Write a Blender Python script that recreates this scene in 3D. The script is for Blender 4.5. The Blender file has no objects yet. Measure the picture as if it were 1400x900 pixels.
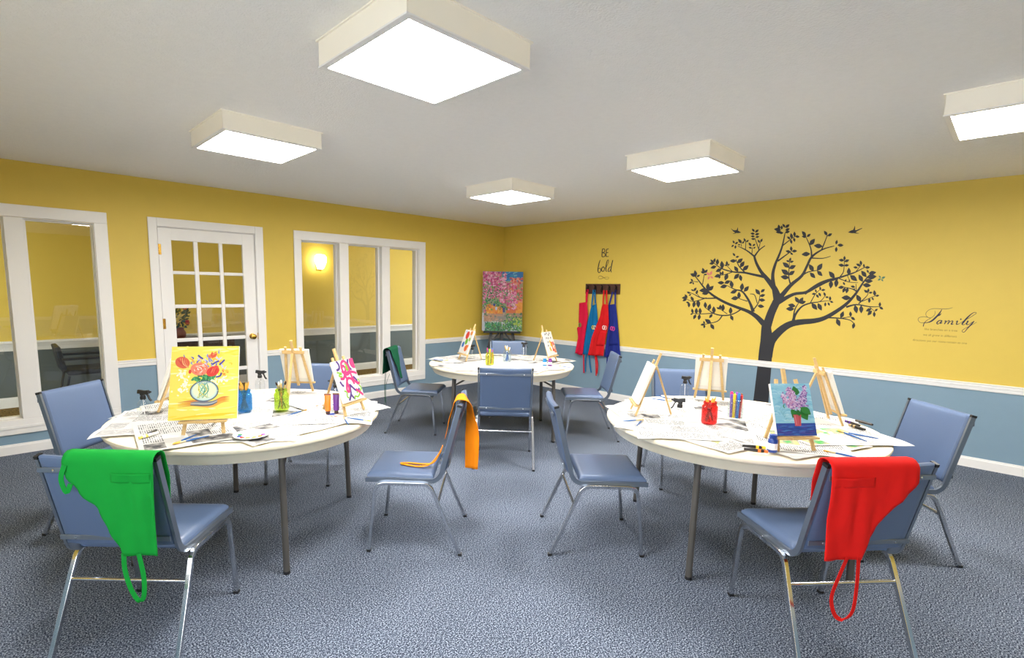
import bpy, bmesh, math, random
from mathutils import Vector, Matrix
from math import sin, cos, pi, radians, atan2, sqrt, hypot
R = random.Random(7)
scene = bpy.context.scene
col = scene.collection

# ------------------------------------------------------------------ camera, world, exposure
CAM_P = Vector((-6.0687, -5.7939, 1.4655)); YAW, PITCH, ROLL = 0.76715, -0.13078, 0.0167
FPX, CX, CY = 704.2, 657.1, 487.3
fw = Vector((sin(YAW)*cos(PITCH), cos(YAW)*cos(PITCH), sin(PITCH)))
r0 = Vector((cos(YAW), -sin(YAW), 0)); u0 = r0.cross(fw)
rt = r0*cos(ROLL)+u0*sin(ROLL); up = -r0*sin(ROLL)+u0*cos(ROLL)
cd = bpy.data.cameras.new('camera'); cam = bpy.data.objects.new('camera', cd); col.objects.link(cam)
cam.matrix_world = Matrix(((rt.x, up.x, -fw.x, CAM_P.x), (rt.y, up.y, -fw.y, CAM_P.y), (rt.z, up.z, -fw.z, CAM_P.z), (0, 0, 0, 1)))
cd.sensor_width = 36; cd.lens = FPX/1400*36; cd.shift_x = (700-CX)/1400; cd.shift_y = (CY-450)/1400
cd.clip_start = .02; cd.clip_end = 60
scene.camera = cam
w = bpy.data.worlds.new('world'); scene.world = w; w.use_nodes = True
w.node_tree.nodes['Background'].inputs[0].default_value = (.90, .95, 1.0, 1)      # even overcast daylight
w.node_tree.nodes['Background'].inputs[1].default_value = 8.0
vs = scene.view_settings; vs.view_transform = 'Standard'; vs.look = 'None'; vs.gamma = 1; vs.use_curve_mapping = False
vs.exposure = 0.0
LAMP = 60.0        # emission of the ceiling diffusers
SCONCE = 20.0
HALL_FILL = 6.5

def ray(u, v): return fw + rt*((u-CX)/FPX) - up*((v-CY)/FPX)
def on_wall(u, v, x=0.0):
    d = ray(u, v); return CAM_P + d*((x-CAM_P.x)/d.x)
def on_z(u, v, z):
    d = ray(u, v); return CAM_P + d*((z-CAM_P.z)/d.z)

# ------------------------------------------------------------------ materials
def lin(c): return tuple((x/12.92 if x <= .04045 else ((x+.055)/1.055)**2.4) for x in c)
def rgb(r, g, b): return lin((r/255, g/255, b/255))
MATS = {}
def mat(name, c, rough=.5, metal=0., var=.06, vscale=9., bump=0., bscale=60., spec=.5, coat=0., emit=0.):
    if name in MATS: return MATS[name]
    m = bpy.data.materials.new(name); m.use_nodes = True; nt = m.node_tree; b = nt.nodes['Principled BSDF']
    b.inputs['Roughness'].default_value = rough; b.inputs['Metallic'].default_value = metal
    b.inputs['Specular IOR Level'].default_value = spec; b.inputs['Coat Weight'].default_value = coat
    tc = nt.nodes.new('ShaderNodeTexCoord')
    nz = nt.nodes.new('ShaderNodeTexNoise'); nz.inputs['Scale'].default_value = vscale; nz.inputs['Detail'].default_value = 3
    nt.links.new(tc.outputs['Object'], nz.inputs['Vector'])
    mx = nt.nodes.new('ShaderNodeMix'); mx.data_type = 'RGBA'
    mx.inputs[6].default_value = (*[x*(1-var) for x in c], 1); mx.inputs[7].default_value = (*[min(1, x*(1+var)) for x in c], 1)
    nt.links.new(nz.outputs['Fac'], mx.inputs[0]); nt.links.new(mx.outputs[2], b.inputs['Base Color'])
    if bump:
        n2 = nt.nodes.new('ShaderNodeTexNoise'); n2.inputs['Scale'].default_value = bscale; n2.inputs['Detail'].default_value = 2
        nt.links.new(tc.outputs['Object'], n2.inputs['Vector'])
        bp = nt.nodes.new('ShaderNodeBump'); bp.inputs['Strength'].default_value = bump; bp.inputs['Distance'].default_value = .01
        nt.links.new(n2.outputs['Fac'], bp.inputs['Height']); nt.links.new(bp.outputs['Normal'], b.inputs['Normal'])
    if emit:
        b.inputs['Emission Color'].default_value = (1, .97, .92, 1); b.inputs['Emission Strength'].default_value = emit
    MATS[name] = m; return m
def glass(name, tint=(1, 1, 1), ior=1.5, gl=.0):
    if name in MATS: return MATS[name]
    m = bpy.data.materials.new(name); m.use_nodes = True; nt = m.node_tree; nt.nodes.remove(nt.nodes['Principled BSDF'])
    out = nt.nodes['Material Output']; t = nt.nodes.new('ShaderNodeBsdfTransparent'); t.inputs[0].default_value = (*tint, 1)
    g = nt.nodes.new('ShaderNodeBsdfGlossy'); g.inputs['Roughness'].default_value = .01; g.inputs[0].default_value = (1, 1, 1, 1)
    f = nt.nodes.new('ShaderNodeFresnel'); f.inputs[0].default_value = ior
    ge = nt.nodes.new('ShaderNodeNewGeometry'); mu = nt.nodes.new('ShaderNodeMath'); mu.operation = 'SUBTRACT'; mu.use_clamp = True   # only the entering face reflects, no false internal reflection
    nt.links.new(f.outputs[0], mu.inputs[0]); nt.links.new(ge.outputs['Backfacing'], mu.inputs[1])
    x = nt.nodes.new('ShaderNodeMixShader'); nt.links.new(mu.outputs[0], x.inputs[0]); nt.links.new(t.outputs[0], x.inputs[1]); nt.links.new(g.outputs[0], x.inputs[2])
    last = x
    if gl:
        d = nt.nodes.new('ShaderNodeBsdfDiffuse'); d.inputs[0].default_value = (*tint, 1)
        y = nt.nodes.new('ShaderNodeMixShader'); y.inputs[0].default_value = gl
        nt.links.new(x.outputs[0], y.inputs[1]); nt.links.new(d.outputs[0], y.inputs[2]); last = y
    nt.links.new(last.outputs[0], out.inputs[0]); MATS[name] = m; return m
def emis(name, c, s):
    m = bpy.data.materials.new(name); m.use_nodes = True; nt = m.node_tree; b = nt.nodes['Principled BSDF']
    b.inputs['Base Color'].default_value = (.9, .9, .9, 1); b.inputs['Emission Color'].default_value = (*c, 1); b.inputs['Emission Strength'].default_value = s
    return m
def carpet(name, dark, mid, light, scale=150.):
    m = bpy.data.materials.new(name); m.use_nodes = True; nt = m.node_tree; b = nt.nodes['Principled BSDF']
    b.inputs['Roughness'].default_value = .95; b.inputs['Specular IOR Level'].default_value = .15
    tc = nt.nodes.new('ShaderNodeTexCoord'); n = nt.nodes.new('ShaderNodeTexNoise'); n.inputs['Scale'].default_value = scale; n.inputs['Detail'].default_value = 1.5
    nt.links.new(tc.outputs['Object'], n.inputs['Vector'])
    cr = nt.nodes.new('ShaderNodeValToRGB'); e = cr.color_ramp.elements
    e[0].position = .36; e[0].color = (*dark, 1); e[1].position = .64; e[1].color = (*light, 1)
    k = e.new(.5); k.color = (*mid, 1)
    nt.links.new(n.outputs['Fac'], cr.inputs[0])
    n2 = nt.nodes.new('ShaderNodeTexNoise'); n2.inputs['Scale'].default_value = 2.2; n2.inputs['Detail'].default_value = 4
    nt.links.new(tc.outputs['Object'], n2.inputs['Vector'])
    hs = nt.nodes.new('ShaderNodeHueSaturation'); mr = nt.nodes.new('ShaderNodeMapRange'); mr.inputs[3].default_value = .85; mr.inputs[4].default_value = 1.15
    nt.links.new(n2.outputs['Fac'], mr.inputs[0]); nt.links.new(mr.outputs[0], hs.inputs['Value']); nt.links.new(cr.outputs[0], hs.inputs['Color'])
    nt.links.new(hs.outputs[0], b.inputs['Base Color'])
    bp = nt.nodes.new('ShaderNodeBump'); bp.inputs['Strength'].default_value = .25; bp.inputs['Distance'].default_value = .005
    nt.links.new(n.outputs['Fac'], bp.inputs['Height']); nt.links.new(bp.outputs[0], b.inputs['Normal'])
    return m
def wood(name, c1, c2, rough=.55, scale=(2, 2, 14)):
    m = bpy.data.materials.new(name); m.use_nodes = True; nt = m.node_tree; b = nt.nodes['Principled BSDF']; b.inputs['Roughness'].default_value = rough
    tc = nt.nodes.new('ShaderNodeTexCoord'); mp = nt.nodes.new('ShaderNodeMapping'); mp.inputs['Scale'].default_value = scale
    n = nt.nodes.new('ShaderNodeTexNoise'); n.inputs['Scale'].default_value = 8; n.inputs['Detail'].default_value = 4; n.inputs['Distortion'].default_value = .6
    nt.links.new(tc.outputs['Object'], mp.inputs[0]); nt.links.new(mp.outputs[0], n.inputs[0])
    mx = nt.nodes.new('ShaderNodeMix'); mx.data_type = 'RGBA'; mx.inputs[6].default_value = (*c1, 1); mx.inputs[7].default_value = (*c2, 1)
    nt.links.new(n.outputs['Fac'], mx.inputs[0]); nt.links.new(mx.outputs[2], b.inputs['Base Color']); return m
def attr_mat(name, rough=.6):
    m = bpy.data.materials.new(name); m.use_nodes = True; nt = m.node_tree; b = nt.nodes['Principled BSDF']; b.inputs['Roughness'].default_value = rough
    a = nt.nodes.new('ShaderNodeAttribute'); a.attribute_name = 'Col'; nt.links.new(a.outputs['Color'], b.inputs['Base Color']); return m
def newsprint(name, seed, colour=None):
    """white paper with columns of text lines, headlines and picture blocks, laid out in the sheet's own UV"""
    m = bpy.data.materials.new(name); m.use_nodes = True; nt = m.node_tree; L = nt.links.new; b = nt.nodes['Principled BSDF']; b.inputs['Roughness'].default_value = .9
    b.inputs['Specular IOR Level'].default_value = .1
    N = nt.nodes.new
    def math_(op, a, c=None):
        n = N('ShaderNodeMath'); n.operation = op
        for i, x in enumerate((a, c)):
            if x is None: continue
            if isinstance(x, (int, float)): n.inputs[i].default_value = x
            else: L(x, n.inputs[i])
        return n.outputs[0]
    tc = N('ShaderNodeTexCoord'); sp = N('ShaderNodeSeparateXYZ'); L(tc.outputs['UV'], sp.inputs[0]); u, v = sp.outputs[0], sp.outputs[1]
    margin = math_('MULTIPLY', math_('MULTIPLY', math_('GREATER_THAN', u, .05), math_('LESS_THAN', u, .95)), math_('MULTIPLY', math_('GREATER_THAN', v, .05), math_('LESS_THAN', v, .95)))
    cu, cv = math_('MULTIPLY', u, 4.), math_('MULTIPLY', v, 4.)
    fu = math_('FRACT', cu); gut = math_('MULTIPLY', math_('GREATER_THAN', fu, .06), math_('LESS_THAN', fu, .94))
    lines = math_('GREATER_THAN', math_('FRACT', math_('MULTIPLY', v, 44.)), .48)
    cb = N('ShaderNodeCombineXYZ'); L(math_('MULTIPLY', u, 70.), cb.inputs[0]); L(math_('FLOOR', math_('MULTIPLY', v, 44.)), cb.inputs[1]); cb.inputs[2].default_value = seed
    nz = N('ShaderNodeTexNoise'); nz.inputs['Scale'].default_value = 1.; L(cb.outputs[0], nz.inputs[0])
    words = math_('GREATER_THAN', nz.outputs['Fac'], .46)
    cc = N('ShaderNodeCombineXYZ'); L(math_('FLOOR', cu), cc.inputs[0]); L(math_('FLOOR', cv), cc.inputs[1]); cc.inputs[2].default_value = seed
    wn = N('ShaderNodeTexWhiteNoise'); wn.noise_dimensions = '3D'; L(cc.outputs[0], wn.inputs[0])
    textcell = math_('MULTIPLY', math_('GREATER_THAN', wn.outputs['Value'], .28), math_('LESS_THAN', wn.outputs['Value'], .84))
    pic = math_('GREATER_THAN', wn.outputs['Value'], .84)
    ink = math_('MULTIPLY', math_('MULTIPLY', math_('MULTIPLY', lines, words), math_('MULTIPLY', gut, margin)), textcell)
    p2 = N('ShaderNodeTexNoise'); p2.inputs['Scale'].default_value = 9.; p2.inputs['Detail'].default_value = 4; L(tc.outputs['UV'], p2.inputs[0])
    cr = N('ShaderNodeValToRGB'); L(p2.outputs['Fac'], cr.inputs[0]); e = cr.color_ramp.elements
    e[0].position = .38; e[1].position = .62
    if colour:
        e[0].color = (*colour[0], 1); e[1].color = (*colour[1], 1); q = e.new(.5); q.color = (*colour[2], 1)
    else:
        e[0].color = (.07, .07, .075, 1); e[1].color = (.36, .35, .33, 1)
    m1 = N('ShaderNodeMix'); m1.data_type = 'RGBA'; m1.inputs[6].default_value = (.54, .535, .52, 1); m1.inputs[7].default_value = (.12, .12, .125, 1); L(ink, m1.inputs[0])
    m2 = N('ShaderNodeMix'); m2.data_type = 'RGBA'; L(math_('MULTIPLY', math_('MULTIPLY', pic, gut), margin), m2.inputs[0]); L(m1.outputs[2], m2.inputs[6]); L(cr.outputs[0], m2.inputs[7])
    L(m2.outputs[2], b.inputs['Base Color']); return m

YEL = rgb(219, 190, 82); BLU = rgb(128, 155, 174)
wall_y = mat('yellow wall paint', YEL, .55, var=.03, bump=.04, bscale=160)
wall_b = mat('blue grey wainscot paint', BLU, .55, var=.03, bump=.04, bscale=160)
ceil_m = mat('textured ceiling paint', rgb(247, 245, 242), .9, var=.03, vscale=25, bump=.35, bscale=110)
trim_m = mat('white trim paint', rgb(240, 238, 236), .35, var=.02)
floor_m = carpet('blue grey carpet', rgb(34, 40, 56), rgb(80, 90, 108), rgb(158, 168, 184), 160.)
hallfl_m = carpet('brown hall carpet', rgb(60, 45, 20), rgb(120, 95, 45), rgb(175, 145, 80), 60.)
chrome = mat('chrome', (.62, .63, .65), .16, 1., var=.02)
greymet = mat('blue grey enamel tube', rgb(128, 138, 152), .28, .75, var=.04)
vinyl = mat('blue vinyl', rgb(84, 102, 133), .38, var=.05, vscale=4, bump=.06, bscale=220)
black_pl = mat('black plastic', rgb(24, 24, 26), .4, var=.1)
table_m = mat('cream table plastic', rgb(242, 231, 206), .5, var=.04, vscale=14)
leg_m = mat('grey brown table leg', rgb(92, 88, 84), .45, .3, var=.05)
pine = wood('pale pine', rgb(214, 184, 128), rgb(188, 152, 96))
darkwood = wood('dark walnut', rgb(84, 48, 36), rgb(46, 26, 20), .5, (14, 2, 2))
canvas_m = mat('white canvas', rgb(222, 219, 211), .85, var=.02, bump=.1, bscale=400)
paint_m = attr_mat('artist paint')
brass = mat('brass', rgb(212, 170, 80), .25, 1., var=.05)
decal_m = mat('charcoal vinyl decal', rgb(34, 35, 42), .6, var=.03)
brown_ink = mat('faded brown lettering', rgb(150, 120, 45), .7, var=.03)
pane_m = glass('window glass', (.93, .95, .93), 1.75)

# ------------------------------------------------------------------ mesh helpers
class MB:
    def __init__(s): s.v = []; s.f = []; s.c = []; s.m = []
    def add(s, vs_, fs, c=None, mi=0):
        o = len(s.v); s.v += [tuple(x) for x in vs_]
        for f in fs: s.f.append(tuple(i+o for i in f)); s.c.append(c); s.m.append(mi)
        return s
    def box(s, a, b, mi=0, M=None):
        x0, y0, z0 = a; x1, y1, z1 = b
        vs_ = [Vector(p) for p in ((x0,y0,z0),(x1,y0,z0),(x1,y1,z0),(x0,y1,z0),(x0,y0,z1),(x1,y0,z1),(x1,y1,z1),(x0,y1,z1))]
        if M: vs_ = [M @ p for p in vs_]
        return s.add(vs_, [(0,3,2,1),(4,5,6,7),(0,1,5,4),(1,2,6,5),(2,3,7,6),(3,0,4,7)], mi=mi)
    def tube(s, pts, r, n=10, prof=None, refx=None, mi=0, cap=True):
        """sweep; r number or per point list; prof = list of (a,b) cross-section; refx = fixed side axis"""
        pts = [Vector(p) for p in pts]; rs = r if isinstance(r, (list, tuple)) else [r]*len(pts)
        if prof is None: prof = [(cos(2*pi*i/n), sin(2*pi*i/n)) for i in range(n)]
        n = len(prof); rings = []; prev = None
        for i, p in enumerate(pts):
            t = (pts[min(i+1, len(pts)-1)]-pts[max(i-1, 0)]).normalized()
            if refx is not None: a = Vector(refx)
            elif prev is None: a = Vector((1, 0, 0)) if abs(t.x) < .8 else Vector((0, 1, 0))
            else: a = prev
            a = (a-t*a.dot(t)).normalized(); prev = a; b = t.cross(a)
            rings.append([p+a*(x*rs[i])+b*(y*rs[i]) for x, y in prof])
        vs_ = [q for g in rings for q in g]; fs = []
        for i in range(len(pts)-1):
            for j in range(n):
                k = (j+1) % n; fs.append((i*n+j, i*n+k, (i+1)*n+k, (i+1)*n+j))
        if cap: fs.append(tuple(range(n-1, -1, -1))); fs.append(tuple((len(pts)-1)*n+j for j in range(n)))
        return s.add(vs_, fs, mi=mi)
    def lathe(s, prof, n=24, o=(0, 0, 0), mi=0, M=None):
        vs_ = []; fs = []
        for r, z in prof:
            for j in range(n): vs_.append(Vector((o[0]+r*cos(2*pi*j/n), o[1]+r*sin(2*pi*j/n), o[2]+z)))
        if M: vs_ = [M @ q for q in vs_]
        for i in range(len(prof)-1):
            for j in range(n):
                k = (j+1) % n; fs.append((i*n+j, i*n+k, (i+1)*n+k, (i+1)*n+j))
        if prof[0][0] > 1e-6: fs.append(tuple(range(n-1, -1, -1)))
        if prof[-1][0] > 1e-6: fs.append(tuple((len(prof)-1)*n+j for j in range(n)))
        return s.add(vs_, fs, mi=mi)
    def grid(s, fn, nu, nv, mi=0, c=None):
        vs_ = [fn(i/nu, j/nv) for j in range(nv+1) for i in range(nu+1)]
        return s.add(vs_, [(j*(nu+1)+i, j*(nu+1)+i+1, (j+1)*(nu+1)+i+1, (j+1)*(nu+1)+i) for j in range(nv) for i in range(nu)], c, mi)
    def build(s, name, m, parent=None, smooth=False, bevel=0, seg=2, solid=0, uv=None, keep=None):
        me = bpy.data.meshes.new(name); me.from_pydata(s.v, [], s.f); me.update()
        ms = m if isinstance(m, (list, tuple)) else [m]
        for x in ms: me.materials.append(x)
        if len(ms) > 1: me.polygons.foreach_set('material_index', s.m)
        if any(c is not None for c in s.c):
            at = me.color_attributes.new('Col', 'FLOAT_COLOR', 'CORNER'); d = []
            for p in me.polygons: d += [*(s.c[p.index] or (1, 1, 1)), 1.]*p.loop_total
            at.data.foreach_set('color', d)
        if uv:
            ul = me.uv_layers.new(name='UVMap'); d = []
            for l in me.loops: d += list(uv[l.vertex_index])
            ul.data.foreach_set('uv', d)
        if keep is None:
            bm = bmesh.new(); bm.from_mesh(me)
            if bevel: bmesh.ops.bevel(bm, geom=[e for e in bm.edges if len(e.link_faces) == 2 and e.calc_face_angle(0) > .6], offset=bevel, segments=seg, profile=.5, affect='EDGES', clamp_overlap=True)
            bmesh.ops.recalc_face_normals(bm, faces=bm.faces); bm.to_mesh(me); bm.free()
        if smooth:
            me.shade_smooth()
            try: me.set_sharp_from_angle(angle=radians(40))
            except Exception: pass
        o = bpy.data.objects.new(name, me); col.objects.link(o)
        if parent: o.parent = parent
        if solid:
            sm = o.modifiers.new('thickness', 'SOLIDIFY'); sm.thickness = solid; sm.offset = 0
        return o
def tag(o, label=None, cat=None, group=None, kind=None):
    if label: o['label'] = label
    if cat: o['category'] = cat
    if group: o['group'] = group
    if kind: o['kind'] = kind
    return o
def thing(name, label, cat, loc=(0, 0, 0), rz=0, group=None):
    o = bpy.data.objects.new(name, None); col.objects.link(o); o.empty_display_size = .05
    o.location = loc; o.rotation_euler = (0, 0, rz); return tag(o, label, cat, group)
def copy_tree(o, parent=None, label=None):
    c = o.copy(); col.objects.link(c); c.parent = parent
    for ch in o.children: copy_tree(ch, c)
    if label: c['label'] = label
    return c
def smooth_line(pts, n=4):
    if len(pts) < 3: n = 1
    out = []; P = [pts[0]]+list(pts)+[pts[-1]]
    for i in range(1, len(P)-2):
        for k in range(n):
            t = k/n; a, b, c, d = P[i-1], P[i], P[i+1], P[i+2]
            out.append(tuple(.5*((2*b[j])+(-a[j]+c[j])*t+(2*a[j]-5*b[j]+4*c[j]-d[j])*t*t+(-a[j]+3*b[j]-3*c[j]+d[j])*t**3) for j in range(len(b))))
    out.append(tuple(pts[-1])); return out
def ribbon2d(pts, n=4, closed_round=True):
    """flat stroke of (x,y,width) points -> list of 2D verts and faces"""
    P = smooth_line(pts, n); vs_ = []; fs = []
    for i, p in enumerate(P):
        a, b = P[max(i-1, 0)], P[min(i+1, len(P)-1)]; dx, dy = b[0]-a[0], b[1]-a[1]; l = hypot(dx, dy) or 1
        h = max(p[2], .01)/2; vs_ += [(p[0]-dy/l*h, p[1]+dx/l*h), (p[0]+dy/l*h, p[1]-dx/l*h)]
    for i in range(len(P)-1): fs.append((2*i, 2*i+1, 2*i+3, 2*i+2))
    return vs_, fs
def blob2d(x, y, rx, ry, a=0, n=8):
    return [(x+rx*cos(t)*cos(a)-ry*sin(t)*sin(a), y+rx*cos(t)*sin(a)+ry*sin(t)*cos(a)) for t in (2*pi*i/n for i in range(n))], [tuple(range(n))]
def leaf2d(x0, y0, x1, y1, k=.42):
    dx, dy = x1-x0, y1-y0; vs_ = [(x0, y0)]
    for t, h in ((.2, .28), (.42, .5), (.65, .42), (.85, .2)): vs_.append((x0+dx*t-dy*k*h, y0+dy*t+dx*k*h))
    vs_.append((x1, y1))
    for t, h in ((.85, .2), (.65, .42), (.42, .5), (.2, .28)): vs_.append((x0+dx*t+dy*k*h, y0+dy*t-dx*k*h))
    return vs_, [tuple(range(len(vs_)))]
def struct(name, mb, m, parent=None, **k):
    o = mb.build(name, m, parent, **k)
    if parent is None: o['kind'] = 'structure'
    return o

# ------------------------------------------------------------------ room shell
X0, Y0, H, T = -7.15, -8.05, 2.44, .14       # room spans x X0..0, y Y0..0
RAIL = .737
def two_tone(mb, a, b):                      # wall box split at the chair rail: slot 0 yellow, slot 1 blue
    (x0, y0, z0), (x1, y1, z1) = a, b
    if z1 <= RAIL: mb.box(a, b, 1)
    elif z0 >= RAIL: mb.box(a, b, 0)
    else: mb.box(a, (x1, y1, RAIL), 1); mb.box((x0, y0, RAIL), b, 0)
WT, WB = 1.985, .296
W2 = [(-3.385, -2.905), (-2.782, -2.303), (-2.179, -1.691)]
W1 = [(-6.99, -6.512), (-6.389, -5.902), (-5.779, -5.307)]
DX0, DX1, DTOP = -4.812, -3.909, 2.0
struct('floor', MB().box((X0-.2, Y0-.2, -.1), (.2, .0, 0)), floor_m)
struct('ceiling', MB().box((X0-.2, Y0-.2, H), (.2, .2, H+.1)), ceil_m)
m = MB()
o1, o2 = (W1[0][0], W1[-1][1]), (W2[0][0], W2[-1][1])
for xa, xb in ((X0-T, o1[0]), (o1[1], DX0-.012), (DX1+.012, o2[0]), (o2[1], T)): two_tone(m, (xa, 0, 0), (xb, T, H))
for xa, xb in (o1, o2):
    two_tone(m, (xa, 0, 0), (xb, T, WB)); two_tone(m, (xa, 0, WT), (xb, T, H))
two_tone(m, (DX0-.012, 0, DTOP+.012), (DX1+.012, T, H))
struct('wall_left', m, [wall_y, wall_b])
m = MB(); two_tone(m, (0, Y0-T, 0), (T, 0, H)); struct('wall_right', m, [wall_y, wall_b])
SWY, SWZ = (-7.7, -3.9), (.80, 2.15)      # unseen window opening added beside and behind the camera for fill daylight
m = MB(); two_tone(m, (X0-T, Y0-T, 0), (X0, SWY[0], H)); two_tone(m, (X0-T, SWY[1], 0), (X0, 0, H)); two_tone(m, (X0-T, SWY[0], 0), (X0, SWY[1], SWZ[0])); two_tone(m, (X0-T, SWY[0], SWZ[1]), (X0, SWY[1], H))
struct('wall_side', m, [wall_y, wall_b])
struct('ground_outside', MB().box((X0-12, Y0-10, -.5), (X0-T, 10, -.4)), mat('pale paving', rgb(190, 188, 182), .9))  # unseen ground put in with the added side window
e = thing('added_fill_window', None, None, (X0, 0, 0)); e['kind'] = 'structure'
for k in range(4):
    a0, a1 = SWY[0]+k*.95, SWY[0]+(k+1)*.95
    q = MB()
    for A, B in (((-.10, a0, SWZ[0]), (-.04, a0+.04, SWZ[1])), ((-.10, a1-.04, SWZ[0]), (-.04, a1, SWZ[1])), ((-.10, a0+.04, SWZ[0]), (-.04, a1-.04, SWZ[0]+.04)), ((-.10, a0+.04, SWZ[1]-.04), (-.04, a1-.04, SWZ[1]))): q.box(A, B)
    q.build('sash', trim_m, e)
for A, B in (((0, SWY[0]-.08, SWZ[0]-.08), (.018, SWY[1]+.08, SWZ[0])), ((0, SWY[0]-.08, SWZ[1]), (.018, SWY[1]+.08, SWZ[1]+.08)), ((0, SWY[0]-.08, SWZ[0]), (.018, SWY[0], SWZ[1])), ((0, SWY[1], SWZ[0]), (.018, SWY[1]+.08, SWZ[1]))): MB().box(A, B).build('casing', trim_m, e, bevel=.004)
m = MB(); two_tone(m, (X0, Y0-T, 0), (0, Y0, H)); struct('wall_back', m, [wall_y, wall_b])

def rail_mesh(p0, p1, n, prof):
    """extrude a moulding profile [(out, z)...] from p0 to p1 along the wall; n = outward normal"""
    p0, p1, n = Vector(p0), Vector(p1), Vector(n); vs_ = []
    for p in (p0, p1):
        for a, z in prof: vs_.append(p+n*a+Vector((0, 0, z)))
    k = len(prof); fs = [(i, (i+1) % k, k+(i+1) % k, k+i) for i in range(k)]+[tuple(range(k-1, -1, -1)), tuple(range(k, 2*k))]
    return MB().add(vs_, fs)
CH = [(0, .672), (.010, .672), (.013, .680), (.013, .700), (.020, .704), (.020, .716), (.014, .720), (.022, .727), (.022, .737), (0, .737)]
BB = [(0, 0), (.013, 0), (.013, .070), (.009, .080), (.008, .089), (0, .089)]
tn = 1
def trim_run(p0, p1, n, prof, name): return struct(name, rail_mesh(p0, p1, n, prof), trim_m)
CW = .072  # casing width
for i, (xa, xb) in enumerate(((o1[1]+.1, DX0-.081), (DX1+.092, o2[0]-.087), (o2[1]+.1, 0))):
    trim_run((xa, 0, 0), (xb, 0, 0), (0, -1, 0), CH, 'trim_%d' % tn); tn += 1
for i, (xa, xb) in enumerate(((X0, DX0-.081), (DX1+.092, 0))):
    trim_run((xa, 0, 0), (xb, 0, 0), (0, -1, 0), BB, 'baseboard_left')
trim_run((0, Y0, 0), (0, -.022, 0), (-1, 0, 0), CH, 'trim_%d' % tn); tn += 1
trim_run((0, Y0, 0), (0, -.013, 0), (-1, 0, 0), BB, 'baseboard_right')
trim_run((X0, Y0, 0), (X0, -.022, 0), (1, 0, 0), CH, 'trim_%d' % tn); tn += 1
trim_run((X0, Y0, 0), (X0, -.013, 0), (1, 0, 0), BB, 'baseboard_side')
trim_run((X0, Y0, 0), (0, Y0, 0), (0, 1, 0), CH, 'trim_%d' % tn); tn += 1
trim_run((X0, Y0, 0), (0, Y0, 0), (0, 1, 0), BB, 'baseboard_back')

# windows: casing boards, mullions, recessed stops and one pane per light
def window(name, lights):
    xa, xb = lights[0][0], lights[-1][1]; e = thing(name, None, None, ((xa+xb)/2, 0, WB)); e['kind'] = 'structure'
    def L(a, b): o = Vector(((xa+xb)/2, 0, WB)); return MB().box(Vector(a)-o, Vector(b)-o)
    ol, orr, ot, ob = xa-.087, xb+.1, 2.087, .172
    L((ol, -.018, ot-.1), (orr, 0, ot)).build('head_casing', trim_m, e, bevel=.004)
    L((ol, -.018, ob), (orr, 0, WB)).build('sill_casing', trim_m, e, bevel=.004)
    L((ol, -.018, WB), (xa, 0, ot-.1)).build('side_casing', trim_m, e, bevel=.004)
    L((xb, -.018, WB), (orr, 0, ot-.1)).build('side_casing', trim_m, e, bevel=.004)
    L((ol+.01, -.026, ob+.05), (orr-.01, -.018, ob+.075)).build('sill_nosing', trim_m, e, bevel=.003)
    for (a0, a1), (b0, b1) in zip(lights, lights[1:]):
        L((a1, -.016, WB), (b0, T, WT)).build('mullion', trim_m, e, bevel=.003)
    for a0, a1 in lights:
        fr = MB(); o = Vector(((xa+xb)/2, 0, WB))
        for A, B in (((a0, .05, WB), (a0+.016, .11, WT)), ((a1-.016, .05, WB), (a1, .11, WT)), ((a0+.016, .05, WB), (a1-.016, .11, WB+.016)), ((a0+.016, .05, WT-.016), (a1-.016, .11, WT))):
            fr.box(Vector(A)-o, Vector(B)-o)
        fr.build('glazing_bead', trim_m, e)
        L((a0+.016, .074, WB+.016), (a1-.016, .08, WT-.016)).build('pane', pane_m, e)
    for A, B in (((xa, -.004, WB), (xa+.005, T+.004, WT)), ((xb-.005, -.004, WB), (xb, T+.004, WT)), ((xa+.005, -.004, WT-.005), (xb-.005, T+.004, WT)), ((xa+.005, -.004, WB), (xb-.005, T+.004, WB+.005))):
        L(A, B).build('jamb_lining', trim_m, e)
    # casing on the hall side
    h = MB(); o = Vector(((xa+xb)/2, 0, WB))
    for A, B in (((ol, T, ob), (orr, T+.018, WB)), ((ol, T, WT), (orr, T+.018, ot)), ((ol, T, WB), (xa, T+.018, WT)), ((xb, T, WB), (orr, T+.018, WT))): h.box(Vector(A)-o, Vector(B)-o)
    h.build('hall_casing', trim_m, e)
window('window_1', W1); window('window_2', W2)

# door with fifteen lights
d = thing('door_1', None, None, ((DX0+DX1)/2, 0, 0)); d['kind'] = 'structure'
DO = Vector(((DX0+DX1)/2, 0, 0))
def DB(a, b): return MB().box(Vector(a)-DO, Vector(b)-DO)
for a, b, n in (((DX0-.081, -.018, 0), (DX0-.006, 0, 2.087), 'side_casing'), ((DX1+.006, -.018, 0), (DX1+.092, 0, 2.087), 'side_casing'), ((DX0-.006, -.018, 2.008), (DX1+.006, 0, 2.087), 'head_casing')):
    DB(a, b).build(n, trim_m, d, bevel=.004)
for a, b in (((DX0-.012, 0, 0), (DX0-.003, T, 2.012)), ((DX1+.003, 0, 0), (DX1+.012, T, 2.012)), ((DX0-.003, 0, 2.003), (DX1+.003, T, 2.012))):
    DB(a, b).build('jamb', trim_m, d)
cols_ = [(-4.700, -4.503), (-4.463, -4.265), (-4.229, -4.032)]; rows_ = [(1.588, 1.885), (1.257, 1.556), (.918, 1.221), (.581, .881), (.246, .544)]
dy0, dy1 = .004, .044
DB((DX0, dy0, .008), (cols_[0][0], dy1, DTOP)).build('stile', trim_m, d, bevel=.002)
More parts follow.
